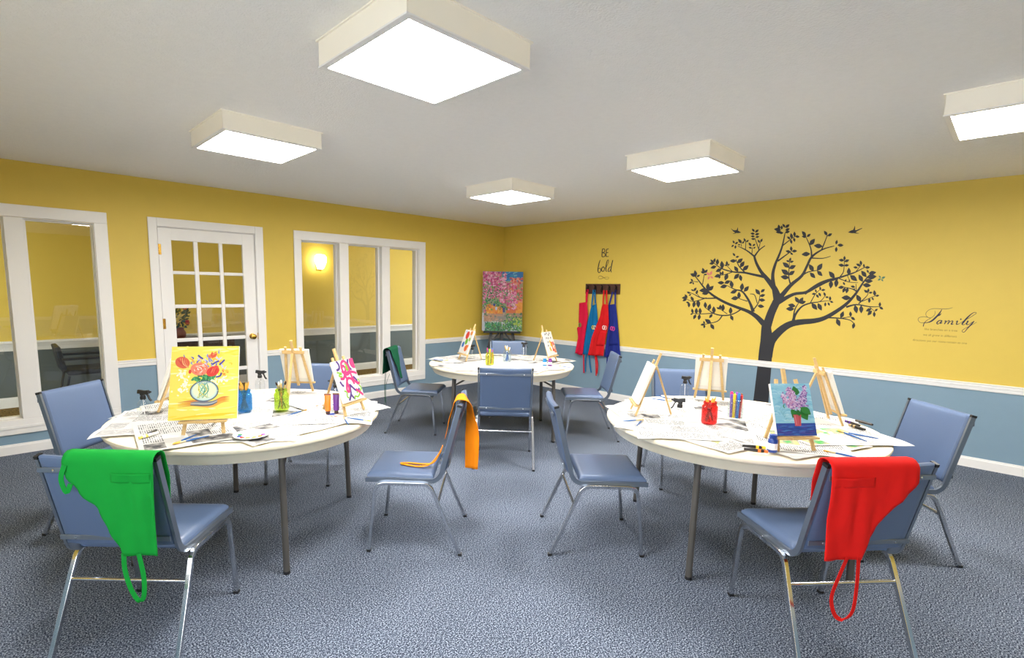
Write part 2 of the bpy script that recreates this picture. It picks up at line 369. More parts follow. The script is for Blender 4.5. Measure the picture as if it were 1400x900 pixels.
DB((cols_[2][1], dy0, .008), (DX1, dy1, DTOP)).build('stile', trim_m, d, bevel=.002)
DB((cols_[0][0], dy0, rows_[0][1]), (cols_[2][1], dy1, DTOP)).build('top_rail', trim_m, d)
DB((cols_[0][0], dy0, .008), (cols_[2][1], dy1, rows_[-1][0])).build('bottom_rail', trim_m, d)
for i in range(2): DB((cols_[i][1], dy0+.004, rows_[-1][0]), (cols_[i+1][0], dy1-.004, rows_[0][1])).build('muntin', trim_m, d, bevel=.006)
for j in range(4):
    for c0, c1 in cols_: DB((c0, dy0+.004, rows_[j+1][1]), (c1, dy1-.004, rows_[j][0])).build('muntin', trim_m, d, bevel=.006)
for c0, c1 in cols_:
    for z0, z1 in rows_: DB((c0, .022, z0), (c1, .027, z1)).build('pane', pane_m, d)
kn = MB(); KM = Matrix.Translation(Vector((-3.968, 0, .905))-DO) @ Matrix.Rotation(radians(90), 4, 'X')
kn.lathe([(.031, -.002), (.031, .004), (.012, .008), (.010, .03), (.022, .036), (.029, .048), (.028, .058), (.018, .066), (0, .068)], 20, M=KM)
kn.build('door_knob', brass, d, smooth=True)
DB((DX1-.001, -.001, .87), (DX1+.004, .004, .94)).build('strike_plate', brass, d)
for z in (.3, 1.02, 1.74):
    hb = MB(); hb.tube([Vector((DX0-.002, -.004, z))-DO, Vector((DX0-.002, -.004, z+.1))-DO], .007, 8); hb.box(Vector((DX0-.002, .001, z))-DO, Vector((DX0+.022, .0045, z+.1))-DO); hb.build('hinge', brass, d)

# hallway beyond the glass
HY = 2.2
struct('floor_hall', MB().box((X0-2, 0, -.1), (1.2, HY+.1, 0)), hallfl_m)
wall_hb = mat('dark grey hall wainscot paint', rgb(92, 100, 98), .55, var=.03)
m = MB(); two_tone(m, (X0-2, HY, 0), (1.2, HY+.1, H)); struct('wall_hall', m, [wall_y, wall_hb])
struct('ceiling_hall', MB().box((X0-2, T, H), (1.2, HY+.1, H+.1)), ceil_m)
m = MB(); two_tone(m, (1.1, T, 0), (1.2, HY, H)); struct('wall_hall_end', m, [wall_y, wall_hb])
m = MB(); two_tone(m, (X0-2, T, 0), (X0-1.9, HY, H)); struct('wall_hall_far', m, [wall_y, wall_hb])
trim_run((X0-1.9, HY, 0), (1.1, HY, 0), (0, -1, 0), [(0, .66), (.012, .66), (.016, .70), (.03, .745), (.05, .75), (.05, .775), (0, .775)], 'trim_%d' % tn); tn += 1
trim_run((X0-1.9, HY, 0), (1.1, HY, 0), (0, -1, 0), [(a, z*1.35) for a, z in BB], 'baseboard_hall')

# ------------------------------------------------------------------ ceiling lights
house_m = mat('cream housing with added glow', rgb(240, 234, 220), .45, var=.02, emit=.08)  # faint emission added so the opaque sides and flange look brighter
diff_m = emis('lit diffuser', (1, .965, .91), LAMP)
def make_light():
    t = thing('ceiling_light', '', 'light')
    h = MB(); a, b = .300, .296
    for s in range(4):
        M = Matrix.Rotation(s*pi/2, 4, 'Z')
        h.box((-a, a-.006, -.100), (a, a, 0), M=M)
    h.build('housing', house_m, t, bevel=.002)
    f = MB()
    for s in range(4):
        M = Matrix.Rotation(s*pi/2, 4, 'Z'); f.box((-.302, .274, -.106), (.274, .302, -.099), M=M)
    f.build('door_frame', trim_m, t, bevel=.002)
    g = MB()
    for s in range(4):
        M = Matrix.Rotation(s*pi/2, 4, 'Z'); g.box((-.308, .298, -.006), (.298, .308, 0), M=M)
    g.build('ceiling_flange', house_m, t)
    MB().box((-.275, -.275, -.1035), (.275, .275, -.1005)).build('diffuser', diff_m, t)
    return t
LL = [(-4.72, -4.04, 'square ceiling light box above the gap before the yellow painting table'),
      (-4.72, -2.28, 'square ceiling light box hung over the table with the yellow painting'),
      (-2.32, -2.28, 'square ceiling light box over the round table by the room corner'),
      (-2.32, -4.01, 'square ceiling light box between corner table and lilac painting table'),
      (-2.32, -5.74, 'square ceiling light box nearest the script wall lettering')]
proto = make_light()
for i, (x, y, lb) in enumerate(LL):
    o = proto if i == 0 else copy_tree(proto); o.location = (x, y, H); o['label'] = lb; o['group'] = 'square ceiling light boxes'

hall_fill_diff = emis('added hall fill diffuser', (1, .93, .80), HALL_FILL)  # out-of-view ceiling lights added to brighten the hall behind the glass
for i, (x, lb) in enumerate(((-6.6, 'added unseen hall light box beyond the wide window'), (-3.9, 'added unseen hall light box beyond the door'), (-.6, 'added unseen hall light box beyond the three pane window'))):
    o = copy_tree(proto); o.location = (x, 1.15, H); o['label'] = lb; o['group'] = 'added hall fill light boxes'
    for ch in o.children:
        if ch.name.startswith('diffuser'): ch.data = ch.data.copy(); ch.data.materials[0] = hall_fill_diff
# hall sconce (lit) and its back plate
sc = thing('wall_sconce', 'lit white glass wall sconce seen through the window in the hall', 'lamp', (-2.08, HY, 1.83))
MB().lathe([(.0, -.10), (.02, -.098), (.05, -.08), (.075, -.02), (.095, .04), (.088, .10), (.06, .135)], 20, (0, -.09, 0)).build('glass_shade', emis('lit sconce glass', (1, .9, .68), SCONCE), sc, smooth=True)
MB().box((-.04, -.02, -.11), (.04, 0, .05)).build('back_plate', brass, sc, bevel=.004)
MB().lathe([(.012, -.125), (.022, -.115), (.022, -.098), (0, -.096)], 12, (0, -.09, 0)).build('finial', brass, sc)

# ------------------------------------------------------------------ round tables
TZ, TR = .713, .735
PZ = TZ+.0125          # height of things standing on the newspaper layers
def make_table():
    t = thing('round_table', '', 'table')
    MB().lathe([(0, TZ-.03), (.70, TZ-.03), (.722, TZ-.03), (.731, TZ-.024), (.735, TZ-.014), (.733, TZ-.005), (.725, TZ), (0, TZ)], 72).build('tabletop', table_m, t, smooth=True)
    MB().lathe([(.722, TZ-.0305), (.716, TZ-.036), (.689, TZ-.083), (.681, TZ-.083), (.706, TZ-.036), (.70, TZ-.0305)], 72).build('apron_rim', table_m, t, smooth=True)
    for sx in (-1, 1):
        for sy in (-1, 1):
            l = MB().tube([(sx*.475, sy*.395, TZ-.031), (sx*.490, sy*.41, .0)], .0165, 14).build('leg', leg_m, t, smooth=True)
            MB().lathe([(.0175, 0), (.0175, .014), (.0166, .016)], 14, (sx*.490, sy*.41, 0)).build('foot_cap', black_pl, l)
        MB().tube([(sx*.475, -.38, TZ-.05), (sx*.475, .38, TZ-.05)], .012, 8).build('leg_crossbar', leg_m, t)
        for sy in (-1, 1): MB().tube([(sx*.479, sy*.398, TZ-.17), (sx*.22, sy*.34, TZ-.036)], .008, 8).build('folding_brace', leg_m, t)
    return t
TABS = [((-4.965, -2.705), radians(42), 'round cream folding table carrying the yellow flower painting'),
        ((-2.925, -4.705), radians(45), 'round cream folding table carrying the lilac painting'),
        ((-2.285, -2.175), radians(-42), 'round cream folding table by the room corner')]
tp = make_table()
for i, (c, a, lb) in enumerate(TABS):
    o = tp if i == 0 else copy_tree(tp); o.location = (*c, 0); o.rotation_euler = (0, 0, a); o['label'] = lb; o['group'] = 'round folding tables'

# ------------------------------------------------------------------ chairs
def rail_yz(s, z): return (.255-s, z)
SIDE = [(-.018, .412), (.10, .413), (.33, .412), (.365, .417), (.388, .433), (.402, .458), (.413, .50), (.455, .665), (.496, .83)]
def pad(w_, l_, t_, r, dome, F, nu=18, nv=18, flat_back=True):
    """cushion in local (x across, y along, z thickness) mapped by F(x,y,z)"""
    def ease(t): return .5-.5*cos(pi*t)
    mb = MB()
    def top(u, v):
        x, y = (ease(u)-.5)*w_, (ease(v)-.5)*l_
        dd = min(w_/2-abs(x), l_/2-abs(y)); k = min(dd/r, 1); z = t_*sqrt(max(0, 1-(1-k)**2))
        return F(x, y, z+dome*(1-(2*x/w_)**2)*(1-(2*y/l_)**2))
    def bot(u, v):
        x, y = (ease(u)-.5)*w_, (ease(v)-.5)*l_
        dd = min(w_/2-abs(x), l_/2-abs(y)); k = min(dd/.012, 1); return F(x, y, -.012*sqrt(max(0, 1-(1-k)**2)))
    mb.grid(top, nu, nv); mb.grid(bot, nu, nv)
    return mb
def make_chair():
    t = thing('stacking_chair', '', 'chair')
    # seat
    sF = lambda x, y, z: Vector((x, .255-.172+y, .421+z))
    pad(.416, .372, .026, .024, .006, sF).build('seat', vinyl, t, smooth=True)
    # back pad follows the rail line
    A, B = Vector((0, *rail_yz(.405, .462))), Vector((0, *rail_yz(.499, .842))); ax = (B-A).normalized(); nrm = Vector((0, ax.z, -ax.y)); L = (B-A).length
    C = (A+B)/2
    bF = lambda x, y, z: C+Vector((x, 0, 0))+ax*y+nrm*(z-.004+.012*(2*x/.416)**2-.012)
    pad(.416, L, .024, .02, .004, bF).build('backrest', vinyl, t, smooth=True)
    prof = [(-.006, -.0125), (.006, -.0125), (.006, .0125), (-.006, .0125)]
    for sx in (-1, 1):
        pts = smooth_line([(sx*.216, *rail_yz(*q)) for q in SIDE], 3)
        rr = MB().tube(pts, 1, prof=prof, refx=(1, 0, 0)).build('side_rail', greymet, t, bevel=.0015)
        MB().tube([(sx*.216, *rail_yz(.496, .829)), (sx*.216, *rail_yz(.499, .841))], 1, prof=[(a*1.15, b*1.1) for a, b in prof], refx=(1, 0, 0)).build('end_cap', black_pl, rr)
        sq = [(-.0095, -.0095), (.0095, -.0095), (.0095, .0095), (-.0095, .0095)]
        fl = smooth_line([(sx*.231, *rail_yz(*q)) for q in [(0, 0), (.012, .12), (.03, .30), (.036, .35), (.05, .383), (.085, .397), (.13, .398), (.2, .398)]], 3)
        rl = smooth_line([(sx*x, *rail_yz(a, b)) for x, a, b in [(.231, .2, .398), (.231, .27, .398), (.231, .315, .396), (.232, .345, .378), (.234, .365, .340), (.238, .41, .235), (.245, .51, 0)]], 3)
        for pts, n in ((fl, 'front'), (rl, 'rear')):
            lg = MB().tube(pts, 1, prof=sq, refx=(1, 0, 0)).build('leg', chrome, t, bevel=.0022)
            p = pts[0] if n == 'front' else pts[-1]
            MB().box((p[0]-.0108, p[1]-.0108, 0), (p[0]+.0108, p[1]+.0108, .013)).build('foot_cap', black_pl, lg)
    y, z = rail_yz(.385, .292); MB().tube([(-.2365, y, z), (.2365, y, z)], .0085, 10).build('stretcher', chrome, t, smooth=True)
    y, z = rail_yz(.05, .372); MB().tube([(-.231, y, z), (.231, y, z)], .0085, 10).build('stretcher', chrome, t, smooth=True)
    for s, z in ((.486, .789), (.414, .497)):
        y = .255-s-.017; b = MB().box((-.212, y-.012, z-.010), (.212, y-.008, z+.010)).build('back_strap', greymet, t, bevel=.002)
        for x in (-.15, .15): MB().lathe([(.006, 0), (.005, .003), (0, .004)], 8, M=Matrix.Translation((x, y-.012, z)) @ Matrix.Rotation(radians(90), 4, 'X')).build('bolt', chrome, b)
    return t
CH_L = [('A', -5.645, -3.362, -.773, 'blue vinyl chrome chair draped with the bright green apron'),
        ('B', -5.562, -2.041, -2.424, 'bare blue vinyl chair below the wide window, beside the yellow painting table'),
        ('C', -4.324, -2.057, 2.365, 'bare blue vinyl chair between door and yellow painting table, facing unpainted canvas front'),
        ('D', -4.28, -3.442, .776, 'blue vinyl chrome chair with the orange apron over its back'),
        ('E', -2.888, -1.536, -2.461, 'blue vinyl chair with the dark green apron, under the three pane window'),
        ('F', -2.931, -2.846, -.815, 'bare blue vinyl chair at corner table with its back to the open carpet'),
        ('G', -1.652, -1.706, 2.40, 'bare blue vinyl chair in front of the black floor easel'),
        ('H', -1.694, -2.864, .746, 'bare blue vinyl chair below the hanging aprons'),
        ('I', -3.552, -4.14, -2.363, 'bare blue vinyl chair opposite the orange apron chair across the carpet aisle'),
        ('J', -2.192, -4.091, 2.30, 'bare blue vinyl chair beside the trunk of the wall tree'),
        ('K', -2.333, -5.363, .749, 'bare blue vinyl chair below the script lettering, beside the wall'),
        ('L', -3.533, -5.311, -.69, 'blue vinyl chrome chair draped with the red apron')]
cp = make_chair(); POSE = {}
for i, (k, x, y, a, lb) in enumerate(CH_L):
    o = cp if i == 0 else copy_tree(cp); o.location = (x, y, 0); o.rotation_euler = (0, 0, a); o['label'] = lb; o['group'] = 'blue stacking chairs around the tables'; POSE[k] = (x, y, a)

# ------------------------------------------------------------------ aprons draped on chairs
def cloth(name, c): return mat(name, c, .85, var=.08, vscale=14, bump=.12, bscale=500, spec=.2)
def drape_path(v):
    r, cy, cz = .034, -.243, .828; q = r*pi/2
    if abs(v) <= q: a = v/r; return cy-r*sin(a), cz+r*cos(a)
    if v > 0: return cy-r, cz-(v-q)
    dd = -v-q; return cy+r+.243*dd, cz-.97*dd
def lerp_rows(rows, n):
    out = []; v0, v1 = rows[0][0], rows[-1][0]
    for i in range(n+1):
        v = v0+(v1-v0)*i/n
        for a, b in zip(rows, rows[1:]):
            if a[0] <= v <= b[0]+1e-9:
                t = (v-a[0])/(b[0]-a[0]); t = t*t*(3-2*t)*.5+t*.5; out.append((v, a[1]+(b[1]-a[1])*t, a[2]+(b[2]-a[2])*t)); break
    return out
def drape(name, label, pose, rows, m, loops=(), pocket=None, twist=0, amp=.006, seed=0, seams=()):
    x, y, a = pose; t = thing(name, label, 'apron', (x, y, 0), a, 'aprons draped over chair backs')
    R_ = lerp_rows(rows, 44); nx = 20; rr = random.Random(seed); ph = [rr.uniform(0, 6) for _ in range(4)]
    def P(v, xx, extra=0):
        yy, zz = drape_path(v); k = min(1, max(0, (abs(v)-.02)/.15))
        off = amp*k*(sin(xx*34+ph[0]+v*6)+.6*sin(xx*61+ph[1]-v*9))
        if v > 0: yy -= abs(off)*.9+extra+.002
        else: yy += abs(off)*.5+extra+.003
        if twist and v > 0:
            q = twist*min(1, v/.25); cx = pose_c[0]; dx = xx-cx; xx = cx+dx*cos(q); yy -= dx*sin(q)+.02*min(1, v/.2)
        return Vector((xx, yy, zz))
    pose_c = [(rows[-1][1]+rows[-1][2])/2]
    mb = MB(); vs_ = []
    for v, xl, xr in R_:
        for i in range(nx+1): vs_.append(P(v, xl+(xr-xl)*i/nx))
    n = nx+1; mb.add(vs_, [(j*n+i, j*n+i+1, (j+1)*n+i+1, (j+1)*n+i) for j in range(len(R_)-1) for i in range(nx)])
    mb.build('cloth', m, t, smooth=True, solid=.003)
    if pocket:
        v0, v1, xa, xb = pocket; pm = MB(); pm.grid(lambda u, w_: P(v0+(v1-v0)*w_, xa+(xb-xa)*u, .0005+.013*(1-w_)*sin(pi*u)), 14, 6); pm.build('pocket', m, t, smooth=True, solid=.0025)
    for pts in loops:
        pts = smooth_line(pts, 5); MB().tube(pts, 1, prof=[(-.008, -.0012), (.008, -.0012), (.008, .0012), (-.008, .0012)], refx=(1, .2, 0)).build('strap', m, t)
    return t
gm, rm, om, dg = cloth('bright green cotton', rgb(14, 142, 50)), cloth('red cotton', rgb(214, 26, 22)), cloth('orange cotton', rgb(248, 138, 14)), cloth('dark green cotton', rgb(12, 82, 56))
drape('draped_apron', 'bright green apron hung over a chair back, neck loop dangling', POSE['A'],
      [(-.24, .06, .205), (-.12, -.02, .222), (0, -.10, .226), (.06, -.10, .224), (.11, -.085, .222), (.16, -.045, .222), (.22, .015, .222), (.30, .055, .222), (.40, .095, .222)], gm,
      loops=[[(.10, -.285, .49), (.105, -.292, .43), (.125, -.297, .36), (.15, -.297, .315), (.17, -.297, .33), (.172, -.292, .40), (.155, -.285, .49)], [(-.085, -.288, .82), (-.098, -.292, .77), (-.085, -.29, .72), (-.07, -.286, .75)]], pocket=(.088, .125, .07, .216), seed=1, amp=.009)
drape('draped_apron', 'red apron hung over a chair back, thin neck loop dangling', POSE['L'],
      [(-.22, -.205, -.08), (-.12, -.222, -.02), (0, -.226, .115), (.05, -.224, .12), (.10, -.222, .12), (.15, -.222, .085), (.20, -.222, .03), (.27, -.222, -.03), (.40, -.222, -.075)], rm,
      loops=[[(-.13, -.285, .49), (-.16, -.292, .42), (-.185, -.297, .34), (-.165, -.297, .27), (-.13, -.297, .25), (-.095, -.297, .28), (-.085, -.292, .38), (-.085, -.285, .50)]], pocket=(.080, .118, -.216, -.05), seed=2, amp=.009)
drape('draped_apron', 'orange apron folded narrow over a chair back, strap trailing on the seat', POSE['D'],
      [(-.27, -.10, -.055), (-.14, -.14, -.04), (0, -.17, .0), (.06, -.150, -.02), (.12, -.125, -.035), (.25, -.122, -.042), (.44, -.120, -.042)], om,
      loops=[[(-.08, -.14, .575), (-.09, -.12, .53), (-.11, -.075, .475), (-.115, -.02, .458), (-.10, .05, .458), (-.075, .10, .459), (-.06, .06, .459), (-.075, -.03, .459), (-.085, -.09, .475), (-.07, -.13, .54)]], twist=-1.2, amp=.010, seed=3)
drape('draped_apron', 'dark green apron hung over a chair back, ties hanging behind', POSE['E'],
      [(-.35, .055, .10), (-.24, .03, .135), (-.1, -.02, .19), (0, -.07, .224), (.08, -.07, .224), (.18, -.06, .224), (.28, -.03, .224)], dg,
      loops=[[(.15, -.285, .60), (.155, -.29, .45), (.15, -.29, .34), (.17, -.29, .28)], [(.12, -.285, .60), (.13, -.29, .46), (.14, -.29, .34), (.12, -.29, .29)], [(.205, -.22, .60), (.238, -.245, .50), (.24, -.25, .30)]], seed=4)

# ------------------------------------------------------------------ newspaper sheets
news = [newsprint('newsprint %d' % i, i*3.1+.5) for i in range(3)]
news_c = [newsprint('colour newsprint one', 21.3, (rgb(60, 80, 160), rgb(200, 70, 60), rgb(230, 220, 200))), newsprint('colour newsprint two', 34.7, (rgb(70, 150, 80), rgb(200, 190, 110), rgb(150, 140, 130)))]
NEAR = [{225: 'the green apron chair', 135: 'the window chair', 45: 'the door chair', -45: 'the orange apron chair'},
        {135: 'the aisle chair', 45: 'the tree trunk chair', -45: 'the wall lettering chair', 225: 'the red apron chair'},
        {135: 'the dark green apron chair', 225: 'the aisle chair', 45: 'the floor easel chair', -45: 'the hanging aprons chair'}]
def where(ti, deg):
    dist = lambda a: abs((deg-a+180) % 360-180); near = sorted(NEAR[ti], key=dist)
    return 'towards '+NEAR[ti][near[0]] if dist(near[0]) < 20 else 'between '+NEAR[ti][near[0]]+' and '+NEAR[ti][near[1]]
TN = ['the yellow painting table', 'the lilac painting table', 'the corner table']
SHEETS = [
 [(20, .3, 30, 0), (-150, .34, -20, 0), (100, .36, 10, 0), (150, .755, 10, 0), (3, .76, -12, 0), (60, .745, 20, 0), (100, .75, -8, 0), (128, .75, 0, 0), (-95, .735, 14, 0), (250, .735, -16, 0), (183.6, .80, 16, 0), (-61, .79, -20, 0), (216, .815, 2, 0), (-33.6, .81, -8, 1)],
 [(20, .3, 30, 0), (-150, .34, -20, 0), (100, .36, 10, 0), (60, .755, 10, 0), (30, .745, -12, 0), (0, .75, 20, 0), (88, .75, -8, 0), (109, .77, -14, 0), (-38, .79, 4, 1), (149, .78, -10, 2), (198, .73, 14, 1), (220, .72, -16, 2), (166, .80, 8, 0), (243, .745, 6, 2), (-78, .82, -6, 2)],
 [(20, .3, 30, 0), (-150, .34, -20, 0), (100, .36, 10, 0), (60, .755, 10, 0), (30, .745, -12, 0), (0, .75, 20, 0), (88, .75, -8, 0), (160, .76, -14, 0), (190, .75, 8, 0), (220, .745, 12, 0), (250, .745, -8, 0), (-80, .74, 6, 0), (124, .82, 10, 0), (-30, .84, -14, 0)]]
for ti, (c, _, _) in enumerate(TABS):
    for si, (th, r, skew, kind) in enumerate(SHEETS[ti]):
        th = radians(th); rr = random.Random(ti*50+si); a = th+pi-pi/4+radians(skew)
        co = Vector((r*cos(th), r*sin(th))); e1 = Vector((cos(a), sin(a))); e2 = Vector((-sin(a), cos(a))); L1, L2 = (.56, .42) if si % 2 else (.42, .56)
        if r < .5: L1 = L2 = .62
        ph, zz = rr.uniform(0, 6), TZ+.0006+si*.0007; curl = 1.0-.05*si; ph = ti*2.1
        nu, nv = 18, 18; vs_ = []; uv = []
        for j in range(nv+1):
            for i in range(nu+1):
                p = co+e1*(L1*i/nu)+e2*(L2*j/nv); rad = p.length; z = zz
                if rad > TR-.02: q = rad-TR+.02; z -= q*q*2.2*curl+q*.06*curl; z += .004*sin(p.x*31+ph)*min(1, q*20)
                k = 1-min(i, j, nu-i, nv-j)/3
                if k > 0: z += (.0003 if si < 9 else .0016)*k*(1+sin(p.x*23+p.y*17+ph))
                vs_.append((p.x, p.y, z)); uv.append((i/nu, j/nv) if L1 > L2 else (j/nv, i/nu))
        mb = MB().add(vs_, [(j*(nu+1)+i, j*(nu+1)+i+1, (j+1)*(nu+1)+i+1, (j+1)*(nu+1)+i) for j in range(nv) for i in range(nu)])
        mm = news[(ti+si) % 3] if kind == 0 else news_c[kind-1]
        o = mb.build('newspaper_sheet', mm, smooth=True, uv=uv); o.location = (*c, 0)
        lk = {0: 'newspaper sheet ', 1: 'red and blue printed newspaper sheet ', 2: 'green and yellow printed newspaper sheet '}[kind]
        if r < .5: lb = ('lower', 'middle', 'upper')[si]+' newspaper sheet under the jars on '+TN[ti]
        else:
            wh = where(ti, math.degrees(th)); same = [q for q, (a_, r_, _, k_) in enumerate(SHEETS[ti]) if r_ > .5 and k_ == kind and where(ti, a_) == wh]
            lb = ('' if len(same) == 1 else ('lower ', 'upper ')[min(same.index(si), 1)] if len(same) == 2 else ('lower ', 'middle ', 'upper ')[min(same.index(si), 2)])+lk+wh+(' on the corner table' if ti == 2 and 'aisle' in wh else '')
        tag(o, lb, 'newspaper', 'newspaper sheets on '+TN[ti])

# ------------------------------------------------------------------ painting helper
class Paint:
    """paint marks on a canvas of size w x h; input coordinates run over box (x0,y0)-(x1,y1), y downwards"""
    def __init__(s, w_, h_, box): s.w, s.h, s.b, s.mb, s.n = w_, h_, box, MB(), 0
    def P(s, x, y, z):
        x0, y0, x1, y1 = s.b; u = min(1, max(0, (x-x0)/(x1-x0))); v = min(1, max(0, (y-y0)/(y1-y0)))
        return ((u-.5)*s.w, -.0004-z, (1-v)*s.h)
    def put(s, vf, c):
        s.n += 1; z = .000004*s.n; vs_, fs = vf; s.mb.add([s.P(x, y, z) for x, y in vs_], fs, tuple(.68*q for q in lin(tuple(k/255 for k in c))))
    def line(s, pts, wd, c): s.put(ribbon2d([(p[0], p[1], p[2] if len(p) > 2 else wd) for p in pts], 5), c)
    def blob(s, x, y, rx, ry, c, a=0, n=10): s.put(blob2d(x, y, rx, ry, a, n), c)
    def leaf(s, x0, y0, x1, y1, c, k=.45): s.put(leaf2d(x0, y0, x1, y1, k), c)
    def rect(s, x0, y0, x1, y1, c): s.put(([(x0, y0), (x1, y0), (x1, y1), (x0, y1)], [(0, 1, 2, 3)]), c)

def yellow_flowers(w_, h_):
    p = Paint(w_, h_, (35, 70, 690, 815)); r = random.Random(3)
    p.rect(35, 70, 690, 815, (246, 226, 92))
    for i in range(90):
        x, y = r.uniform(50, 680), r.uniform(75, 810); l = r.uniform(60, 180); c = r.choice([(252, 238, 130), (248, 220, 60), (253, 244, 170), (250, 230, 100)])
        p.line([(x-l/2, y+r.uniform(-8, 8), 4), (x, y, 16), (x+l/2, y+r.uniform(-12, 4), 4)], 10, c)
    p.line([(70, 800, 4), (300, 780, 22), (520, 770, 24), (680, 760, 6)], 10, (246, 206, 20))
    for y0 in (620, 635, 650, 665): p.line([(120, y0+20, 3), (260, y0+6, 16), (430, y0+24, 18), (540, y0-20, 18), (610, y0-25, 3)], 10, r.choice([(226, 150, 40), (232, 170, 60), (214, 128, 50)]))
    for i in range(90):      # pale blossoms
        x, y = r.choice([(170, 400), (190, 440), (550, 410), (165, 510), (150, 340), (480, 430)]); x += r.gauss(0, 30); y += r.gauss(0, 28)
        p.blob(x, y, r.uniform(8, 17), r.uniform(5, 10), r.choice([(255, 252, 225), (255, 250, 200), (250, 246, 235)]), r.uniform(0, 3))
    for i in range(70):
        x, y = r.gauss(400, 95), r.gauss(250, 50); p.line([(x, y, 4), (x+r.uniform(-25, 25), y-r.uniform(5, 30), 14), (x+r.uniform(-40, 40), y-r.uniform(20, 50), 3)], 6, r.choice([(84, 92, 190), (130, 140, 210), (200, 205, 235), (248, 200, 40), (240, 170, 40)]))
    for pts in ([(430, 260), (470, 235), (495, 225)], [(500, 265), (530, 235), (550, 212)], [(470, 390), (510, 380), (525, 345)], [(290, 160), (310, 180), (340, 200)]): p.line([(a, b, 17) for a, b in pts], 12, (60, 62, 160))
    for x0, y0, x1, y1 in ((260, 415, 235, 420), (300, 385, 232, 418), (330, 400, 268, 425), (420, 375, 330, 415), (420, 420, 470, 330), (400, 420, 320, 430)): p.leaf(x0, y0, x1, y1, (40, 140, 80), .5)
    for i in range(40): p.blob(r.gauss(360, 50), r.gauss(405, 18), 20, 8, r.choice([(44, 140, 84), (80, 170, 100), (24, 110, 60)]), r.uniform(0, 3))
    p.blob(145, 235, 72, 58, (222, 96, 62), .4, 16)
    for k in range(9): p.line([(205, 290, 4), (150+k*6-20, 240+r.uniform(-30, 20), 8), (95+k*12, 190+r.uniform(-6, 30), 3)], 6, r.choice([(244, 160, 110), (236, 120, 70), (200, 60, 40), (250, 196, 130)]))
    p.blob(310, 305, 88, 66, (240, 130, 100), .1, 16)
    for k in range(34):
        a, q = r.uniform(0, 6.3), r.uniform(10, 70); x, y = 310+q*cos(a), 305+q*.75*sin(a)
        p.line([(x-14*sin(a), y+12*cos(a), 3), (x, y, 9), (x+14*sin(a), y-12*cos(a), 3)], 6, r.choice([(252, 214, 196), (246, 170, 140), (226, 84, 60), (255, 236, 224)]))
    p.blob(440, 330, 66, 50, (222, 48, 36), -.5, 14); p.blob(220, 330, 14, 22, (222, 60, 44)); p.blob(470, 290, 24, 20, (236, 70, 50))
    for k in range(8): p.line([(400+k*9, 350, 3), (415+k*8, 320, 7), (425+k*8, 295, 2)], 5, r.choice([(246, 110, 80), (196, 30, 30)]))
    for k in range(8): p.leaf(420+r.uniform(-20, 20), 195, 415+r.uniform(-40, 80), 120+r.uniform(0, 40), r.choice([(236, 110, 60), (222, 84, 50), (248, 160, 90)]), .4)
    for k in range(12): p.blob(r.uniform(530, 600), r.uniform(320, 380), 10, 6, r.choice([(240, 150, 40), (250, 190, 60), (230, 110, 60)]), r.uniform(0, 3))
    p.blob(365, 530, 128, 100, (206, 226, 214), 0, 24); p.blob(365, 520, 112, 84, (228, 236, 200), 0, 24)
    for k in range(16): p.line([(340+r.uniform(-50, 60), 440, 4), (350+r.uniform(-50, 60), 520, 7), (330+r.uniform(-40, 90), 600, 3)], 6, r.choice([(60, 150, 110), (90, 180, 150), (240, 220, 90), (40, 120, 90), (130, 190, 170)]))
    for rx, ry, wd, c in ((132, 104, 8, (80, 96, 120)), (124, 97, 6, (140, 170, 180)), (136, 106, 4, (60, 70, 90))): p.line([(365+rx*cos(t), 530+ry*sin(t), wd) for t in [k*.26 for k in range(25)]], 5, c)
    p.line([(290, 440, 6), (365, 452, 9), (440, 440, 6)], 8, (150, 180, 190))
    for dy, c in ((0, (110, 130, 145)), (16, (170, 190, 195)), (30, (80, 95, 110))): p.line([(240, 645+dy*.7, 6), (300, 640+dy, 12), (365, 645+dy, 12), (440, 640+dy, 12), (495, 622+dy*.7, 6)], 10, c)
    return p
